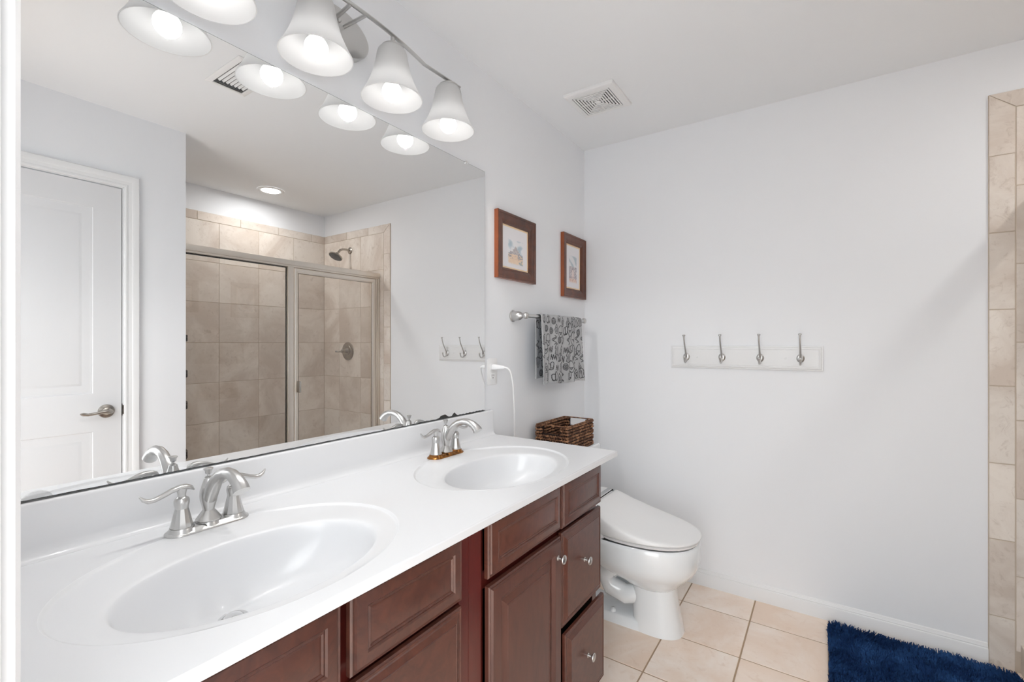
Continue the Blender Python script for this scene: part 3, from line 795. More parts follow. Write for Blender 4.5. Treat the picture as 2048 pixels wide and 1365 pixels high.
def N2(u, v, s, o=0): return .5 + .5 * NZ.noise(Vector((u * s + o, v * s - o, o * .37)))
PAPER = (233, 231, 234)
def edge_fade(u, v, c, ws=.05):
    e = min(u, 1 - u, v, 1 - v) / ws + (N2(u, v, 14, 3) - .5) * 1.2
    return mixc(PAPER, c, max(0, min(1, e)))
def town(u, v):
    sky = mixc((232, 234, 236), (150, 178, 192), max(0, min(1, (N2(u * .7 + v * .9, v - u * .4, 4.2, 1) - .46) * 4)))
    c = sky
    if v < .42: c = mixc((240, 206, 166), (222, 180, 140), N2(u, v, 7, 5))
    hgt = .42 + .10 * (abs(u - .45) < .33) + .10 * (abs(u - .5) < .18) + .14 * max(0, 1 - abs(u - .5) / .10) ** .7
    if .40 < v < hgt:
        c = mixc((206, 196, 186), (128, 120, 130), max(0, min(1, (N2(u, v, 22, 8) - .42) * 4)))
        if sin(u * 95) > .5 and v < hgt - .03: c = mixc(c, (92, 86, 98), .6)
    if v < .45 and v > .26 and (u < .22 or u > .62 + .2 * (.45 - v)): c = mixc(c, (96, 108, 122), max(0, min(1, (N2(u, v, 20, 11) - .38) * 4)))
    if .20 < v < .36 and N2(u, v * .6, 30, 2) > .64: c = mixc(c, (110, 92, 100), .7)
    if v < .2 and u > .7: c = mixc(c, (120, 140, 142), max(0, min(1, (N2(u, v, 10, 13) - .40) * 4)))
    return lin(mixc(PAPER, edge_fade(u, v, c), .6))
def gate(u, v):
    c = mixc((228, 230, 232), (158, 178, 186), max(0, min(1, (N2(u * .7 + v, v, 4.0, 21) - .44) * 4)))
    d = abs(u - .5)
    if v < .60:
        c = mixc((226, 218, 214), (150, 138, 150), max(0, min(1, (N2(u, v, 20, 31) - .42) * 4)))
        if d < .34 and v > .16 and (abs(sqrt(d * d + max(0, v - .34) ** 2 * .9) - .17) < .018 or abs(d - .31) < .02): c = (110, 98, 108)
        if d < .15 and v < .34 + sqrt(max(0, .0225 - d * d)): c = mixc((236, 226, 222), (214, 180, 170), N2(u, v, 12, 4))
        if v > .50 and sin(u * 60) > .3: c = mixc(c, (104, 94, 106), .6)
        if d > .37: c = mixc(c, (122, 116, 130), max(0, min(1, (N2(u, v, 18, 7) - .36) * 4)))
    if v < .16: c = mixc((236, 208, 190), (190, 140, 130), max(0, min(1, (N2(u, v * 2, 16, 9) - .42) * 4)))
    if .14 < v < .24 and N2(u, v, 34, 6) > .6: c = (120, 76, 84)
    return lin(mixc(PAPER, edge_fade(u, v, c), .6))
picture(1.652, 1.975, 1.563, 1.866, .052, town, 'wide wood framed watercolour print, nearer of the pair beside the mirror', (1.752, 1.882), (1.640, 1.756))
picture(2.272, 2.556, 1.531, 1.887, .052, gate, 'tall wood framed watercolour print in the corner above the towel bar', (2.364, 2.462), (1.618, 1.776))

# ================================================================ towel bar and towel
t = thing('towel_bar', (0, 2.11, 1.398), 'brushed nickel towel bar with bell shaped ends under the pictures', 'towel bar')
for yy in (1.797, 2.418):
    b = MB(); b.lathe([(.027, 0), (.0278, .004), (.0255, .0065), (.0225, .009), (.0222, .020), (.0215, .032), (.0185, .043), (.013, .051), (.0092, .056), (.0105, .060), (.0145, .066), (.0155, .073), (.0140, .080), (.009, .085), (.0003, .087)], 32, (.0005, yy, 1.398), 'x', cap=False)
    b.build('bracket', M['nickel'], t)
b = MB(); b.tube([(.072, 1.800, 1.398), (.072, 2.415, 1.398)], .0085, 20); b.build('bar', M['nickel'], t)

TY0, TY1 = 1.912, 2.352
LINES = []
rt = random.Random(12)
def stroke(pts): LINES.append(pts)
def arc(cx, cy, rx, ry, a0, a1, n=16): stroke([(cx + rx * cos(a0 + (a1 - a0) * k / n), cy + ry * sin(a0 + (a1 - a0) * k / n)) for k in range(n + 1)])
# abstract line drawing in towel coordinates (metres): loops, pods, spirals, zigzags
def blob(cx, cy, rx, ry, wob, n=26):
    ph = rt.uniform(0, 6.3); stroke([(cx + rx * cos(2 * pi * k / n) * (1 + wob * sin(3 * 2 * pi * k / n + ph)), cy + ry * sin(2 * pi * k / n) * (1 + wob * cos(2 * 2 * pi * k / n + ph))) for k in range(n + 1)])
for gy in range(8):
    for gx in range(9):
        cx = .02 + gx * .051 + (.026 if gy % 2 else 0) + rt.uniform(-.008, .008); cy = .02 + gy * .047 + rt.uniform(-.008, .008)
        k = rt.randrange(7); s_ = rt.uniform(1.0, 1.5)
        if k == 0:
            blob(cx, cy, .017 * s_, .023 * s_, .08); arc(cx, cy - .002, .016, .004, pi, 2 * pi, 8); blob(cx, cy - .010, .006, .004, .1, 12)
        elif k == 1:
            for q in range(3): blob(cx, cy, .005 + .0055 * q, .005 + .0055 * q, .05, 16)
        elif k == 2: stroke([(cx - .018 + .005 * i, cy + (.016 if i % 2 else -.012) * rt.uniform(.6, 1.2)) for i in range(8)])
        elif k == 3:
            arc(cx, cy + .006, .013 * s_, .020 * s_, .1, pi - .1, 14); stroke([(cx - .013, cy + .008), (cx - .019, cy - .018), (cx - .004, cy - .023), (cx + .016, cy - .016), (cx + .013, cy + .008)])
            for q in (-.005, .003): stroke([(cx + q, cy + .018), (cx + q * 1.6, cy - .016)])
        elif k == 4:
            stroke([(cx - .008, cy - .024), (cx - .015, cy - .004), (cx - .002, cy + .024), (cx + .014, cy + .002), (cx + .008, cy - .022), (cx - .008, cy - .024)]); blob(cx, cy, .005, .007, .2, 12); blob(cx, cy - .012, .003, .004, .2, 8)
        elif k == 5:
            for q in (-1, 1): blob(cx + q * .007, cy + .004 * q, .008, .015 * s_, .15, 18)
            arc(cx, cy - .012, .012, .008, pi, 2 * pi, 8)
        else:
            stroke([(cx + .012 * sin(q * .9) , cy - .022 + .0045 * q) for q in range(11)]); stroke([(cx + .006 + .010 * sin(q * .9 + 1) , cy - .020 + .0045 * q) for q in range(10)])
def segd(p, a, b_):
    ax, ay = a; bx_, by_ = b_; dx, dy = bx_ - ax, by_ - ay; l2 = dx * dx + dy * dy + 1e-12
    q = max(0, min(1, ((p[0] - ax) * dx + (p[1] - ay) * dy) / l2)); return sqrt((p[0] - ax - q * dx) ** 2 + (p[1] - ay - q * dy) ** 2)
def towel_mesh():
    nu, nv = 200, 300; Wd = TY1 - TY0; R = .0125; Lf, Lb = .325, .30
    total = Lf + pi * R + Lb; ink = {}
    st = total / nv
    for pts in LINES:
        for dup in (0, .369):
            for a, b_ in zip(pts[:-1], pts[1:]):
                ya, yb_ = a[1] + dup + .01, b_[1] + dup + .01
                u0, u1 = min(a[0], b_[0]) - .003, max(a[0], b_[0]) + .003; v0, v1 = min(ya, yb_) - .003, max(ya, yb_) + .003
                for i in range(max(0, int(u0 / Wd * nu)), min(nu, int(u1 / Wd * nu) + 1) + 1):
                    for j in range(max(0, int(v0 / st)), min(nv, int(v1 / st) + 1) + 1):
                        dd = segd((i * Wd / nu, j * st), (a[0], ya), (b_[0], yb_))
                        ink[(i, j)] = max(ink.get((i, j), 0), max(0, min(1, (.0023 - dd) / .0012)))
    vs = []; cols = []
    for j in range(nv + 1):
        s_ = j * st
        for i in range(nu + 1):
            u = i / nu
            hang = s_ if s_ <= Lf else (0)
            if s_ <= Lf: x_, z_ = .072 + R, 1.398 - (Lf - s_); low = (Lf - s_) / Lf
            elif s_ <= Lf + pi * R: a = (s_ - Lf) / R; x_, z_ = .072 + R * cos(a), 1.398 + R * sin(a); low = 0
            else: x_, z_ = .072 - R, 1.398 - (s_ - Lf - pi * R); low = (s_ - Lf - pi * R) / Lb
            y_ = TY0 + Wd * u
            fold = .010 * sin(u * 19 + 1.2) + .006 * sin(u * 43 + low * 2)
            front_ = s_ <= Lf + pi * R / 2
            if front_: x_ += fold * (.25 + .75 * low) + .004 * low
            else: x_ += -.002 + .25 * fold * low
            z_ += -.012 * low * u * (1 if front_ else .3) + .004 * sin(u * 9) * low
            y_ += .006 * low * (u - .3) * 2
            vs.append((x_, y_, z_))
            k = ink.get((i, j), 0); nz = NZ.noise(Vector((u * 30, s_ * 60, 2))) * 7 + NZ.noise(Vector((u * 160, s_ * 300, 5))) * 6
            base = (178 + nz, 179 + nz, 181 + nz) if front_ or u < .02 else (168 + nz, 171 + nz, 176 + nz)
            cols.append(lin(mixc(base, (34, 34, 36), k * .92)))
    fs = [(j * (nu + 1) + i, j * (nu + 1) + i + 1, (j + 1) * (nu + 1) + i + 1, (j + 1) * (nu + 1) + i) for j in range(nv) for i in range(nu)]
    me = bpy.data.meshes.new('hand_towel'); me.from_pydata(vs, [], fs); ca = me.color_attributes.new('paint', 'FLOAT_COLOR', 'POINT')
    for i, c in enumerate(cols): ca.data[i].color = c
    me.materials.append(M['towel']); me.shade_smooth()
    o = bpy.data.objects.new('hand_towel', me); COL.objects.link(o)
    md = o.modifiers.new('thickness', 'SOLIDIFY'); md.thickness = .003; md.offset = 1
    return tag(o, 'grey hand towel with black line drawings hanging over the towel bar', 'towel')
towel_mesh()

# ================================================================ outlet and cord
t = thing('wall_outlet', (0, 1.632, 1.146), 'white double wall outlet just right of the mirror edge', 'outlet')
b = MB(); oy, oz = 1.632, 1.146
b.loft([[(.0006, y, z) for y, z in rrect(oy - .036, oy + .036, oz - .0585, oz + .0585, .006)], [(.0045, y, z) for y, z in rrect(oy - .036, oy + .036, oz - .0585, oz + .0585, .006)],
        [(.0062, y, z) for y, z in rrect(oy - .033, oy + .033, oz - .0555, oz + .0555, .005)]], cap0=True, cap1=True)
b.build('cover_plate', M['plastic'], t)
for dz_ in (.0195, -.0195):
    b = MB(); q = rrect(oy - .0165, oy + .0165, oz + dz_ - .0145, oz + dz_ + .0145, .009)
    b.loft([[(.006, y, z) for y, z in q], [(.0078, y, z) for y, z in q]], cap1=True); rc = b.build('receptacle', M['plastic'], t)
    if dz_ < 0:
        b = MB()
        for s_ in (-1, 1): b.box(.0079, .0082, oy + s_ * .0062 - .0011, oy + s_ * .0062 + .0011, oz + dz_ - .001, oz + dz_ + .0075)
        b.lathe([(.0026, 0), (.0026, .0003), (.0002, .0003)], 12, (.0079, oy, oz + dz_ - .0075), 'x', cap=False)
        b.build('slots', M['dark'], rc, smooth=False)
t = thing('power_cord', (.03, oy, oz + .0195), 'white power cord plugged into the outlet, hanging down behind the counter end', 'cord')
b = MB(); pz = oz + .0200
b.loft([[(x_, y, z) for y, z in rrect(oy - hw, oy + hw, pz - hh, pz + hh, min(hw, hh) * .7)] for x_, hw, hh in ((.0085, .0125, .0115), (.012, .014, .013), (.034, .0135, .0115), (.042, .0095, .009), (.048, .0105, .0085), (.056, .0085, .0075), (.064, .007, .0065), (.072, .0055, .0055))], cap0=True, cap1=True)
b.build('plug', M['plastic'], t)
b = MB()
cp = [(.070, oy, pz), (.082, oy + .004, pz - .003), (.090, oy + .013, pz - .016), (.092, oy + .025, pz - .045), (.088, oy + .040, pz - .090), (.078, oy + .062, pz - .160), (.064, oy + .086, pz - .240), (.055, oy + .100, pz - .300), (.052, oy + .105, pz - .36), (.055, oy + .104, .62), (.06, oy + .11, .50), (.07, oy + .15, .40), (.09, oy + .22, .36), (.16, oy + .235, .37), (.20, oy + .245, .42)]
# smooth it
sm_ = []
for i in range(len(cp) - 1):
    p0, p1, p2, p3 = [Vector(cp[max(0, min(len(cp) - 1, i + k))]) for k in (-1, 0, 1, 2)]
    for k in range(6):
        q = k / 6; sm_.append(.5 * ((2 * p1) + (p2 - p0) * q + (2 * p0 - 5 * p1 + 4 * p2 - p3) * q * q + (3 * p1 - p0 - 3 * p2 + p3) * q ** 3))
b.tube(sm_, .0038, 10); b.build('cable', M['plastic'], t)

# ================================================================ hook rail
t = thing('hook_rail', (.863, D, 1.14), 'white wooden coat rail with four nickel hooks on the end wall', 'hook rail')
b = MB(); loops = []
hx0, hx1, hz0, hz1 = .519, 1.207, 1.1405, 1.2575
for o_, h_ in ((0, 0), (0, .007), (.002, .009), (.006, .0095), (.009, .0135), (.013, .015), (.0165, .0155), (.0175, .0140), (.019, .0140), (.020, .0155), (.022, .0155)):
    loops.append([(x_, D - .0004 - h_, z_) for x_, z_ in ((hx0 + o_, hz0 + o_), (hx1 - o_, hz0 + o_), (hx1 - o_, hz1 - o_), (hx0 + o_, hz1 - o_))])
b.loft(loops, closed=True, cap1=True)
for hx in (.655, 1.056): b.lathe([(.0045, 0), (.004, .0022), (.0003, .0032)], 12, (hx, D - .0155, 1.199), '-y', cap=False)
b.build('board', M['trim'], t, smooth=True, angle=20)
def make_hook():
    yb = D - .016; zc = 1.199
    b = MB()
    b.lathe([(1, 0), (1, .002), (.85, .005), (.5, .0068), (.001, .0072)], 28, (0, 0, 0), '-y', cap=False)
    b.v = [(v[0] * .0165, v[1], v[2] * .0205) for v in b.v]
    b.tube([(0, -.005, -.004), (0, -.012, .012), (0, -.022, .030), (0, -.036, .050), (0, -.048, .072), (0, -.055, .092), (0, -.058, .108)], [.0055, .0050, .0046, .0042, .0038, .0036, .0036], 12)
    b.lathe([(.004, .107), (.007, .110), (.0075, .114), (.006, .1165), (.0003, .117)], 16, (0, -.0585, 0), cap=False)
    b.tube([(0, -.005, -.002), (0, -.009, -.014), (0, -.016, -.0245), (0, -.028, -.029), (0, -.040, -.025), (0, -.047, -.015), (0, -.049, -.006)], [.0055, .0050, .0046, .0044, .0042, .0042, .0045], 12)
    b.ball((0, -.0495, -.001), .0062, 12, 8)
    return b, yb, zc
hb, hyb, hzc = make_hook()
hooks = []
for i, hx in enumerate((.602, .776, .949, 1.117)):
    if i == 0:
        h0 = hb.build('hook', M['nickel'], t); h0.location = Vector((hx, hyb, hzc)) - Vector(t.location); h0.matrix_parent_inverse = Matrix.Identity(4)
    else:
        h = h0.copy(); COL.objects.link(h); h.location = Vector((hx, hyb, hzc)) - Vector(t.location)

# ================================================================ toilet
TYC = 2.09
t = thing('toilet', (.40, TYC, 0), 'white toilet with electronic bidet seat and closed lid between cabinet and end wall', 'toilet')
b = MB()
def sect(z, xf, xb, cx, hw, p=2.3): return egg(cx, TYC, z, xf, xb, hw, 48, p)
# bowl: rim down to the pedestal neck
b.loft([sect(.395, .742, .20, .50, .170), sect(.404, .757, .19, .50, .182), sect(.400, .764, .185, .50, .187), sect(.385, .768, .185, .50, .189), sect(.350, .770, .19, .50, .190), sect(.315, .766, .20, .51, .187), sect(.290, .757, .22, .52, .179),
        sect(.268, .742, .26, .53, .165), sect(.248, .722, .31, .54, .146), sect(.225, .700, .38, .56, .122), sect(.205, .680, .42, .57, .10), sect(.19, .665, .44, .57, .085)], cap0=True, cap1=True)
b.build('bowl', M['porcelain'], t, smooth=True, angle=50)
b = MB()
b.loft([sect(.215, .670, .485, .57, .082, 2.6), sect(.18, .670, .485, .57, .083, 2.6), sect(.14, .674, .485, .57, .084, 2.6), (sect(.09, .683, .485, .57, .087, 2.6)), sect(.05, .692, .485, .57, .089, 2.6), sect(.02, .698, .485, .57, .091, 2.6), sect(.0005, .702, .485, .57, .093, 2.6)], cap0=True, cap1=True)
# foot running back to the wall
b.loft([sect(.040, .60, .10, .35, .076, 5), sect(.034, .62, .085, .35, .086, 5), sect(.0, .62, .08, .35, .092, 5)], cap0=True, cap1=True)
# bolt cap
for s_ in (-1, 1): b.lathe([(.013, .038), (.013, .048), (.009, .054), (.0003, .056)], 16, (.405, TYC + s_ * .066, 0), cap=False)
b.build('pedestal', M['porcelain'], t, smooth=True, angle=50)
b = MB()
for s_ in (-1, 1):
    b.tube([(.50, TYC + s_ * .03, .30), (.42, TYC + s_ * .050, .27), (.36, TYC + s_ * .052, .20), (.39, TYC + s_ * .050, .145), (.46, TYC + s_ * .045, .125), (.52, TYC + s_ * .03, .14)], [.06, .052, .045, .043, .043, .04], 16)
    b.tube([(.40, TYC + s_ * .045, .24), (.30, TYC + s_ * .048, .20), (.24, TYC + s_ * .045, .12), (.22, TYC + s_ * .04, .03)], [.05, .048, .045, .045], 16)
b.build('trapway', M['porcelain'], t, smooth=True, angle=60)
b = MB()
def tk(z, x0, x1, hw, r_=.02): return [(x_, y_, z) for x_, y_ in rrect(x0, x1, TYC - hw, TYC + hw, r_)]
b.loft([tk(.375, .03, .19, .195), tk(.40, .022, .20, .205), tk(.55, .018, .205, .215), tk(.700, .014, .208, .222), tk(.706, .014, .208, .222)], cap0=True, cap1=True)
b.build('tank', M['porcelain'], t, smooth=True, angle=40)
b = MB(); b.loft([tk(.706, .010, .215, .230), tk(.710, .006, .220, .235), tk(.732, .006, .220, .235), tk(.738, .012, .214, .229)], cap0=True, cap1=True)
b.build('tank_lid', M['porcelain'], t, smooth=True, angle=40)
b = MB(); b.tube([(.209, TYC + .15, .655), (.224, TYC + .15, .655), (.228, TYC + .11, .652), (.228, TYC + .075, .648)], [.008, .007, .006, .007], 12)
tag(b.build('flush_lever', M['chrome'], t), 'chrome flush lever')
# bidet seat
def seat(z, xf, xb, hw, p=2.25): return egg(.50, TYC, z, xf, xb, hw, 48, p)
b = MB()
b.loft([seat(.4115, .755, .30, .181), seat(.413, .764, .295, .188), seat(.420, .767, .295, .191), seat(.4235, .760, .30, .185)], cap0=True, cap1=True)
for fx_, fs_ in ((.70, .10), (.70, -.10), (.36, .15), (.36, -.15)): b.box(fx_ - .012, fx_ + .012, TYC + fs_ - .008, TYC + fs_ + .008, .4042, .412, .002)
b.build('seat', M['plastic'], t, smooth=True, angle=40)
b = MB()
def lidl(zoff, o_, back=.315):
    L = []
    for (x_, y_, z_) in egg(.49, TYC, 0, .772 - o_, back + o_, .197 - o_, 64, 2.25):
        # squared off hinge end
        if x_ < .49: x_ = .49 - (.49 - x_) ** 1.0
        top_ = .452 + max(0, (.772 - x_)) * .165
        L.append((x_, y_, top_ + zoff))
    return L
def lid_side(zb_, o_): return [(x_, y_, zb_) for (x_, y_, z_) in lidl(0, o_)]
def lid_mix(f, o_):
    return [(x_, y_, .4275 + (z_ - .4275) * f) for (x_, y_, z_) in lidl(-.006, o_)]
def hinge(L):
    out = []
    for x_, y_, z_ in L:
        out.append((x_, y_, z_))
    return out
def lid_outline(o_, n=64):
    """straight hinge edge at the back, tapering rounded nose"""
    P = []
    xb = .322 + o_; xn = .772 - o_; hb_ = .158 - o_; hw = .196 - o_
    for k in range(n + 1):
        a = -pi / 2 + pi * k / n; c_, s_ = cos(a), sin(a)
        P.append((.50 + (xn - .50) * abs(c_) ** .92, TYC + hw * (abs(s_) ** .92) * (1 if s_ > 0 else -1)))
    side = [(xb + (.50 - xb) * q, TYC + hb_ + (hw - hb_) * sin(q * pi / 2)) for q in (.0, .12, .3, .5, .7, .87)]
    return [(x_, 2 * TYC - y_) for x_, y_ in side] + P + side[::-1]
LIDZ = [(.30, .541), (.322, .540), (.354, .530), (.42, .496), (.50, .470), (.56, .4575), (.63, .447), (.70, .4405), (.78, .436)]
def ztop(x_):
    for (a, p_), (c_, q_) in zip(LIDZ[:-1], LIDZ[1:]):
        if x_ <= c_: f_ = max(0, (x_ - a) / (c_ - a)); return p_ + (q_ - p_) * f_
    return LIDZ[-1][1]
def lidloop(o_, f, dz_): return [(x_, y_, .4275 + (ztop(x_) - .4275) * f + dz_) for x_, y_ in lid_outline(o_)]
b.loft([lidloop(.004, 0, 0), lidloop(0, .12, 0), lidloop(0, .62, 0), lidloop(.003, .80, 0), lidloop(.010, .92, 0), lidloop(.022, .985, 0), lidloop(.04, 1.0, .001), lidloop(.07, 1.0, .003), lidloop(.10, 1.0, .0045), lidloop(.13, 1.0, .005)], closed=True, cap0=True, cap1=True)
b.build('seat_lid', M['plastic'], t, smooth=True, angle=45)
b = MB()
def unit(z, x0, x1, hw, r_=.03): return [(x_, y_, z) for x_, y_ in rrect(x0, x1, TYC - hw, TYC + hw, r_, 6)]
b.loft([unit(.405, .222, .40, .185), unit(.42, .220, .40, .190), unit(.47, .222, .33, .186), unit(.500, .226, .322, .176), unit(.522, .234, .318, .165, .028), unit(.528, .242, .314, .155, .025)], cap0=True, cap1=True)
un = b.build('bidet_unit', M['plastic'], t, smooth=True, angle=40)
b = MB(); b.box(.3140, .3175, TYC - .155, TYC + .155, .498, .5265); tag(b.build('dark_seam', M['dark'], un, smooth=False), 'dark seam at the hinge')
b = MB(); b.box(.290, .3125, TYC - .150, TYC + .150, .5275, .5295, .001); tag(b.build('silver_strip', M['silver'], un, smooth=False), 'silver strip along the rear unit')

# ================================================================ basket on the tank
t = thing('wicker_basket', (.12, 2.10, .739), 'dark brown woven basket standing on the toilet tank', 'basket')
bx0, bx1, by0, by1, bz0, bz1 = .034, .209, 1.948, 2.245, .740, .872
rw = random.Random(5)
b = MB(); th = .006
hz_0, hz_1 = bz1 - .040, bz1 - .010; hc = (bx0 + bx1) / 2; hwid = .045
for y0, y1 in ((by0 + .004, by0 + .010), (by1 - .010, by1 - .004)):
    b.box(bx0 + .004, hc - hwid, y0, y1, bz0, bz1 - .004); b.box(hc + hwid, bx1 - .004, y0, y1, bz0, bz1 - .004)
    b.box(hc - hwid, hc + hwid, y0, y1, bz0, hz_0)
b.box(bx0 + .004, bx0 + .010, by0 + .004, by1 - .004, bz0, bz1 - .004); b.box(bx1 - .010, bx1 - .004, by0 + .004, by1 - .004, bz0, bz1 - .004)
b.box(bx0 + .004, bx1 - .004, by0 + .004, by1 - .004, bz0, bz0 + .006)
b.build('basket_core', M['wickerd'], t, smooth=False)
b = MB()
def strand(c, along, up, ln, th_, tilt):
    A = Vector(along); Z = Vector((0, 0, 1)); Nn = A.cross(Z)
    R = Matrix((A, Nn, Z)).transposed()
    R = R @ Matrix.Rotation(tilt, 3, 'Y')
    b.ball(c, 1, 7, 5, (ln, th_, th_ * .8), R)
nr = 9; rh = (bz1 - bz0) / nr
for j in range(nr):
    z_ = bz0 + rh * (j + .5)
    tl = .55 if j % 2 else -.55
    for face in range(8):
        inner = face >= 4; f_ = face % 4; o_ = .009 if inner else 0
        if f_ in (0, 1):
            x_ = (bx0 + .003 + o_) if f_ == 0 else (bx1 - .003 - o_); a, b0, b1 = (0, 1, 0), by0, by1
        else:
            y_ = (by0 + .003 + o_) if f_ == 2 else (by1 - .003 - o_); a, b0, b1 = (1, 0, 0), bx0, bx1
        big = f_ in (2, 3)
        step = .0135 if big else .0105
        p = b0 + .006
        while p < b1 - .004:
            jx = rw.uniform(-.0012, .0012)
            if f_ in (0, 1): c = (x_ + jx, p, z_ + rw.uniform(-.0015, .0015))
            else:
                if abs(p - hc) < hwid + .004 and hz_0 - .002 < z_ < hz_1 + .003: p += step; continue
                c = (p, y_ + jx, z_ + rw.uniform(-.0015, .0015))
            strand(c, a, None, step * .78, rh * .40, tl * (1 if rw.random() > .1 else .4)); p += step
b.build('woven_sides', M['wicker'], t, smooth=True, angle=80)
b = MB(); zr = bz1 + .001
loopr = [(bx0 + .004, by0 + .004, zr), (bx1 - .004, by0 + .004, zr), (bx1 - .004, by1 - .004, zr), (bx0 + .004, by1 - .004, zr)]
for i in range(4): b.tube([loopr[i], loopr[(i + 1) % 4]], .003, 8)
tag(b.build('rim', M['wicker'], t), 'thin bound rim over the hand holes')

# ================================================================ shower enclosure
t = thing('shower_enclosure', (1.885, 1.85, .112), 'champagne aluminium framed glass shower enclosure, seen in the mirror', 'shower enclosure')
SX = 1.867; S1 = SX + .034; ye0, ye1 = Y1 + .0105, D - .0105
zt0, zt1 = 1.800, 1.848
b = MB(); b.box(SX - .002, S1 + .002, ye0, ye1, zt0 + .012, zt1, .004); b.box(SX + .006, S1 - .004, ye0, ye1, zt0, zt0 + .014, .002)
b.build('header_rail', M['frame'], t, smooth=True, angle=30)
b = MB(); b.box(SX + .002, S1, ye0, ye1, .113, .140, .003); b.build('bottom_track', M['frame'], t, smooth=True, angle=30)
def post(y0, y1, nm='post', x0=SX, x1=S1, z0=.139, z1=zt0 + .002): 
    b = MB(); b.box(x0, x1, y0, y1, z0, z1, .003); return b.build(nm, M['frame'], t, smooth=True, angle=30)
post(ye1 - .020, ye1); post(ye1 - .036, ye1 - .021, x0=SX + .008); post(ye0, ye0 + .022); post(1.773, 1.815)
b = MB(); b.box(SX + .015, SX + .020, ye0 + .020, 1.775, .138, zt0 + .002); fp = b.build('fixed_glass', M['glass'], t, smooth=False); fp['label'] = 'fixed clear glass panel'
b = MB()
b.box(SX + .0205, SX + .026, 1.768, 1.773, .14, zt0); b.box(SX + .0205, SX + .026, ye0 + .022, 1.768, zt0 - .008, zt0 - .001); b.build('glass_gasket', M['dark'], t, smooth=False)
# hinged door
dy0_, dy1_ = 1.823, ye1 - .040; dz0_, dz1_ = .146, zt0 - .004
b = MB()
xx0, xx1 = SX + .004, SX + .028
fwd = .034
nested(b, xx1, -1, dy0_, dy1_, dz0_, dz1_, [(0, 0), (0, .021), (.003, .024), (fwd - .012, .021), (fwd - .002, .015), (fwd, .010), (fwd, 0)], cap=False)
dr = b.build('door_frame', M['frame'], t, smooth=True, angle=20); dr['label'] = 'hinged door frame with bevelled profile'
b = MB(); b.box(SX + .014, SX + .019, dy0_ + fwd - .004, dy1_ - fwd + .004, dz0_ + fwd - .004, dz1_ - fwd + .004); o = b.build('door_glass', M['glass'], dr, smooth=False); o['label'] = 'clear glass of the hinged door'
b = MB()
nested(b, SX + .013, 1, dy0_ + fwd - .001, dy1_ - fwd + .001, dz0_ + fwd - .001, dz1_ - fwd + .001, [(0, 0), (0, .001), (.003, .001), (.003, 0)], cap=False); b.build('gasket', M['dark'], dr, smooth=False)
b = MB(); b.box(SX - .028, SX + .002, 1.838, 1.846, .925, 1.005, .002); b.box(SX - .030, SX - .022, 1.836, 1.852, .925, 1.005, .002)
b.box(SX + .030, SX + .060, 1.838, 1.846, .925, 1.005, .002); b.build('door_pull', M['nickel_dark'], dr, smooth=True, angle=30)

# ---------------------------------------------------------------- shower head and valve
yw = D - .0092
t = thing('shower_head', (2.262, yw, 2.079), 'nickel shower head on a curved arm above the enclosure, seen in the mirror', 'shower head')
b = MB(); b.lathe([(.030, 0), (.030, .003), (.022, .008), (.010, .010)], 28, (2.262, yw, 2.082), '-y', cap=False); b.build('flange', M['nickel_dark'], t)
b = MB(); b.tube([(2.262, yw, 2.082), (2.262, yw - .04, 2.086), (2.263, yw - .075, 2.083), (2.264, yw - .10, 2.070), (2.265, yw - .115, 2.052)], .0095, 14); b.build('arm', M['nickel_dark'], t)
hc_ = Vector((2.265, yw - .13, 2.034)); ax = Vector((-.02, -.50, -.86)).normalized()
Rm = ax.to_track_quat('Z', 'Y').to_matrix()
b = MB(); b.lathe([(.011, -.012), (.014, -.004), (.016, .004), (.030, .012), (.052, .018), (.058, .022), (.058, .030), (.054, .033)], 36, cap=False)
b.v = [tuple(hc_ + Rm @ Vector(v)) for v in b.v]; hd = b.build('head', M['nickel_dark'], t)
b = MB(); b.lathe([(.0545, .0325), (.050, .034), (.0003, .0345)], 36, cap=False)
for rr_, nn in ((.012, 6), (.026, 12), (.040, 18)):
    for k in range(nn):
        b.lathe([(.0025, .034), (.002, .0375), (.0003, .038)], 6, (rr_ * cos(2 * pi * k / nn), rr_ * sin(2 * pi * k / nn), 0), cap=False)
b.v = [tuple(hc_ + Rm @ Vector(v)) for v in b.v]; o = b.build('nozzle_face', M['plasticg'], hd); o['label'] = 'dark grey nozzle face'
t = thing('shower_valve', (2.290, yw, 1.20), 'round nickel shower valve with lever on the tiled end wall, seen in the mirror', 'shower valve')
b = MB(); b.lathe([(.080, 0), (.080, .003), (.076, .006), (.052, .009), (.050, .011), (.040, .012)], 44, (2.290, yw, 1.20), '-y', cap=False); b.lathe([(.042, .011), (.0003, .012)], 40, (2.29, yw, 1.2), '-y', cap=False)
b.build('escutcheon', M['nickel_dark'], t)
b = MB(); b.lathe([(.034, .010), (.033, .020), (.024, .032), (.018, .050), (.016, .062), (.013, .067), (.0003, .068)], 28, (2.290, yw, 1.20), '-y', cap=False)
b.tube([(2.290, yw - .056, 1.20), (2.300, yw - .066, 1.198), (2.320, yw - .078, 1.197), (2.343, yw - .088, 1.200)], [.010, .0085, .007, .009], 12); b.build('valve_lever', M['nickel_dark'], t)

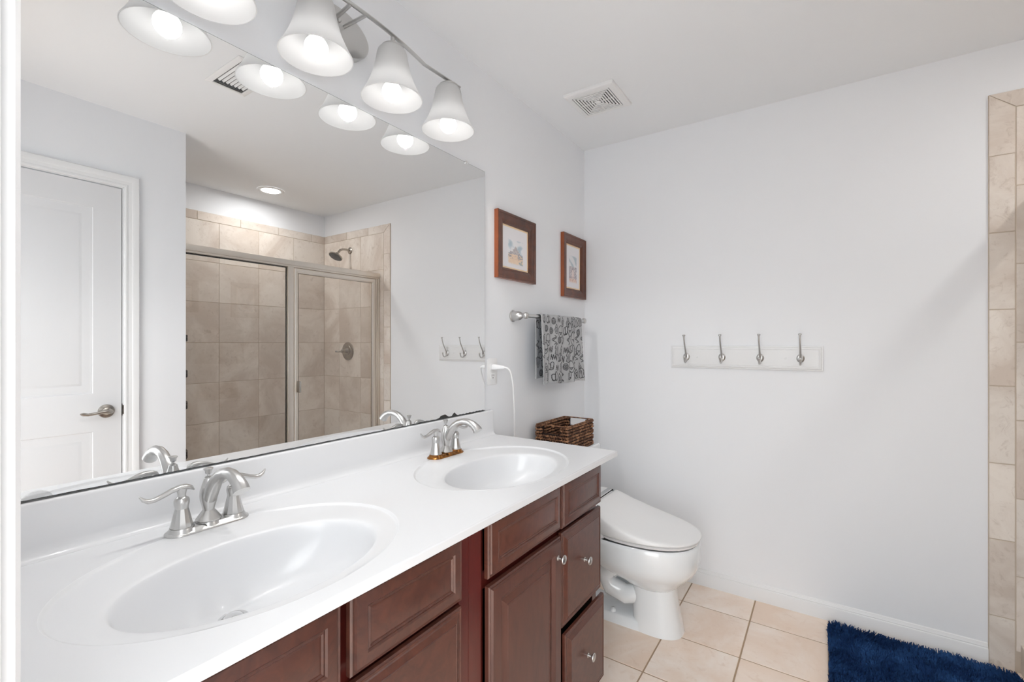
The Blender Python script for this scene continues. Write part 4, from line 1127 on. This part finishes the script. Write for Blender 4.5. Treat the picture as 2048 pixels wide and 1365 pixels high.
# ---------------------------------------------------------------- corner shower caddy
t = thing('shower_caddy', (2.575, 1.195, .03), 'dark wire corner caddy with four shelves inside the shower, barely visible in the mirror', 'shower caddy')
b = MB(); b.tube([(2.575, 1.195, .031), (2.575, 1.195, H - .001)], .011, 14); b.build('pole', M['blackwire'], t)
for zs in (1.285, 1.035, .815, .47):
    b = MB(); R0 = .272; c0 = Vector((2.612, 1.158, 0))
    for zz_ in (zs, zs + .028, zs + .042):
        b.tube([(c0.x - R0 * cos(a), c0.y + R0 * sin(a), zz_) for a in [pi / 2 * k / 14 for k in range(15)]] , .0026, 6)
        b.tube([(c0.x, c0.y + R0, zz_), (c0.x, c0.y, zz_), (c0.x - R0, c0.y, zz_)], .0026, 6)
    for k in range(13):
        a = pi / 2 * k / 12; px_, py_ = c0.x - R0 * cos(a), c0.y + R0 * sin(a)
        b.tube([(px_, py_, zs), (px_, py_, zs + .042)], .0018, 5)
    for k in range(1, 10):
        d_ = R0 * k / 10; b.tube([(c0.x - d_, c0.y, zs), (c0.x - d_, c0.y + sqrt(R0 * R0 - d_ * d_), zs)], .0018, 5)
    b.build('shelf', M['blackwire'], t)

# ================================================================ rug
t = thing('bath_rug', (1.525, 1.95, 0), 'navy blue shaggy bath rug on the tiles against the end wall', 'rug')
RX0, RX1, RY0, RY1 = 1.224, 1.828, 1.45, 2.535
b = MB(); q = rrect(RX0 + .004, RX1 - .004, RY0 + .004, RY1 - .004, .05, 8)
b.loft([[(x_, y_, .0008) for x_, y_ in q], [(x_, y_, .008) for x_, y_ in q]], cap0=True, cap1=True); b.build('rug_backing', M['rugb'], t, smooth=False)
rg = random.Random(9); vs = []; fs = []
def inside(x_, y_):
    r_ = .05
    cx_ = min(max(x_, RX0 + r_), RX1 - r_); cy_ = min(max(y_, RY0 + r_), RY1 - r_)
    return (x_ - cx_) ** 2 + (y_ - cy_) ** 2 < r_ * r_ if (x_ < RX0 + r_ or x_ > RX1 - r_) and (y_ < RY0 + r_ or y_ > RY1 - r_) else RX0 < x_ < RX1 and RY0 < y_ < RY1
sp = .0041
nxg = int((RX1 - RX0) / sp); nyg = int((RY1 - RY0) / sp)
for i in range(nxg):
    for j in range(nyg):
        x_ = RX0 + (i + rg.random()) * sp; y_ = RY0 + (j + rg.random()) * sp
        if not inside(x_, y_): continue
        nx_ = NZ.noise(Vector((x_ * 7, y_ * 7, 0))); ny_ = NZ.noise(Vector((x_ * 7, y_ * 7, 9)))
        lx = nx_ * .012 + rg.uniform(-.005, .005); ly = ny_ * .012 + rg.uniform(-.005, .005)
        hgt = .025 + rg.uniform(-.004, .003) + .004 * NZ.noise(Vector((x_ * 18, y_ * 18, 4)))
        a = rg.random() * pi; wx, wy = cos(a) * .0017, sin(a) * .0017
        o = len(vs)
        vs += [(x_ - wx, y_ - wy, .006), (x_ + wx, y_ + wy, .006), (x_ + lx * .45 + wx, y_ + ly * .45 + wy, .006 + (hgt - .006) * .6), (x_ + lx * .45 - wx, y_ + ly * .45 - wy, .006 + (hgt - .006) * .6),
               (x_ + lx + wx * .7, y_ + ly + wy * 1.0, hgt), (x_ + lx - wx * 1.0, y_ + ly - wy * 1.0, hgt)]
        fs += [(o, o + 1, o + 2, o + 3), (o + 3, o + 2, o + 4, o + 5)]
me = bpy.data.meshes.new('pile'); me.from_pydata(vs, [], fs); me.materials.append(M['rug']); me.shade_smooth()
o = bpy.data.objects.new('pile', me); COL.objects.link(o); o.parent = t; o.matrix_parent_inverse = Matrix.Translation(-Vector(t.location)); o['kind'] = 'stuff'
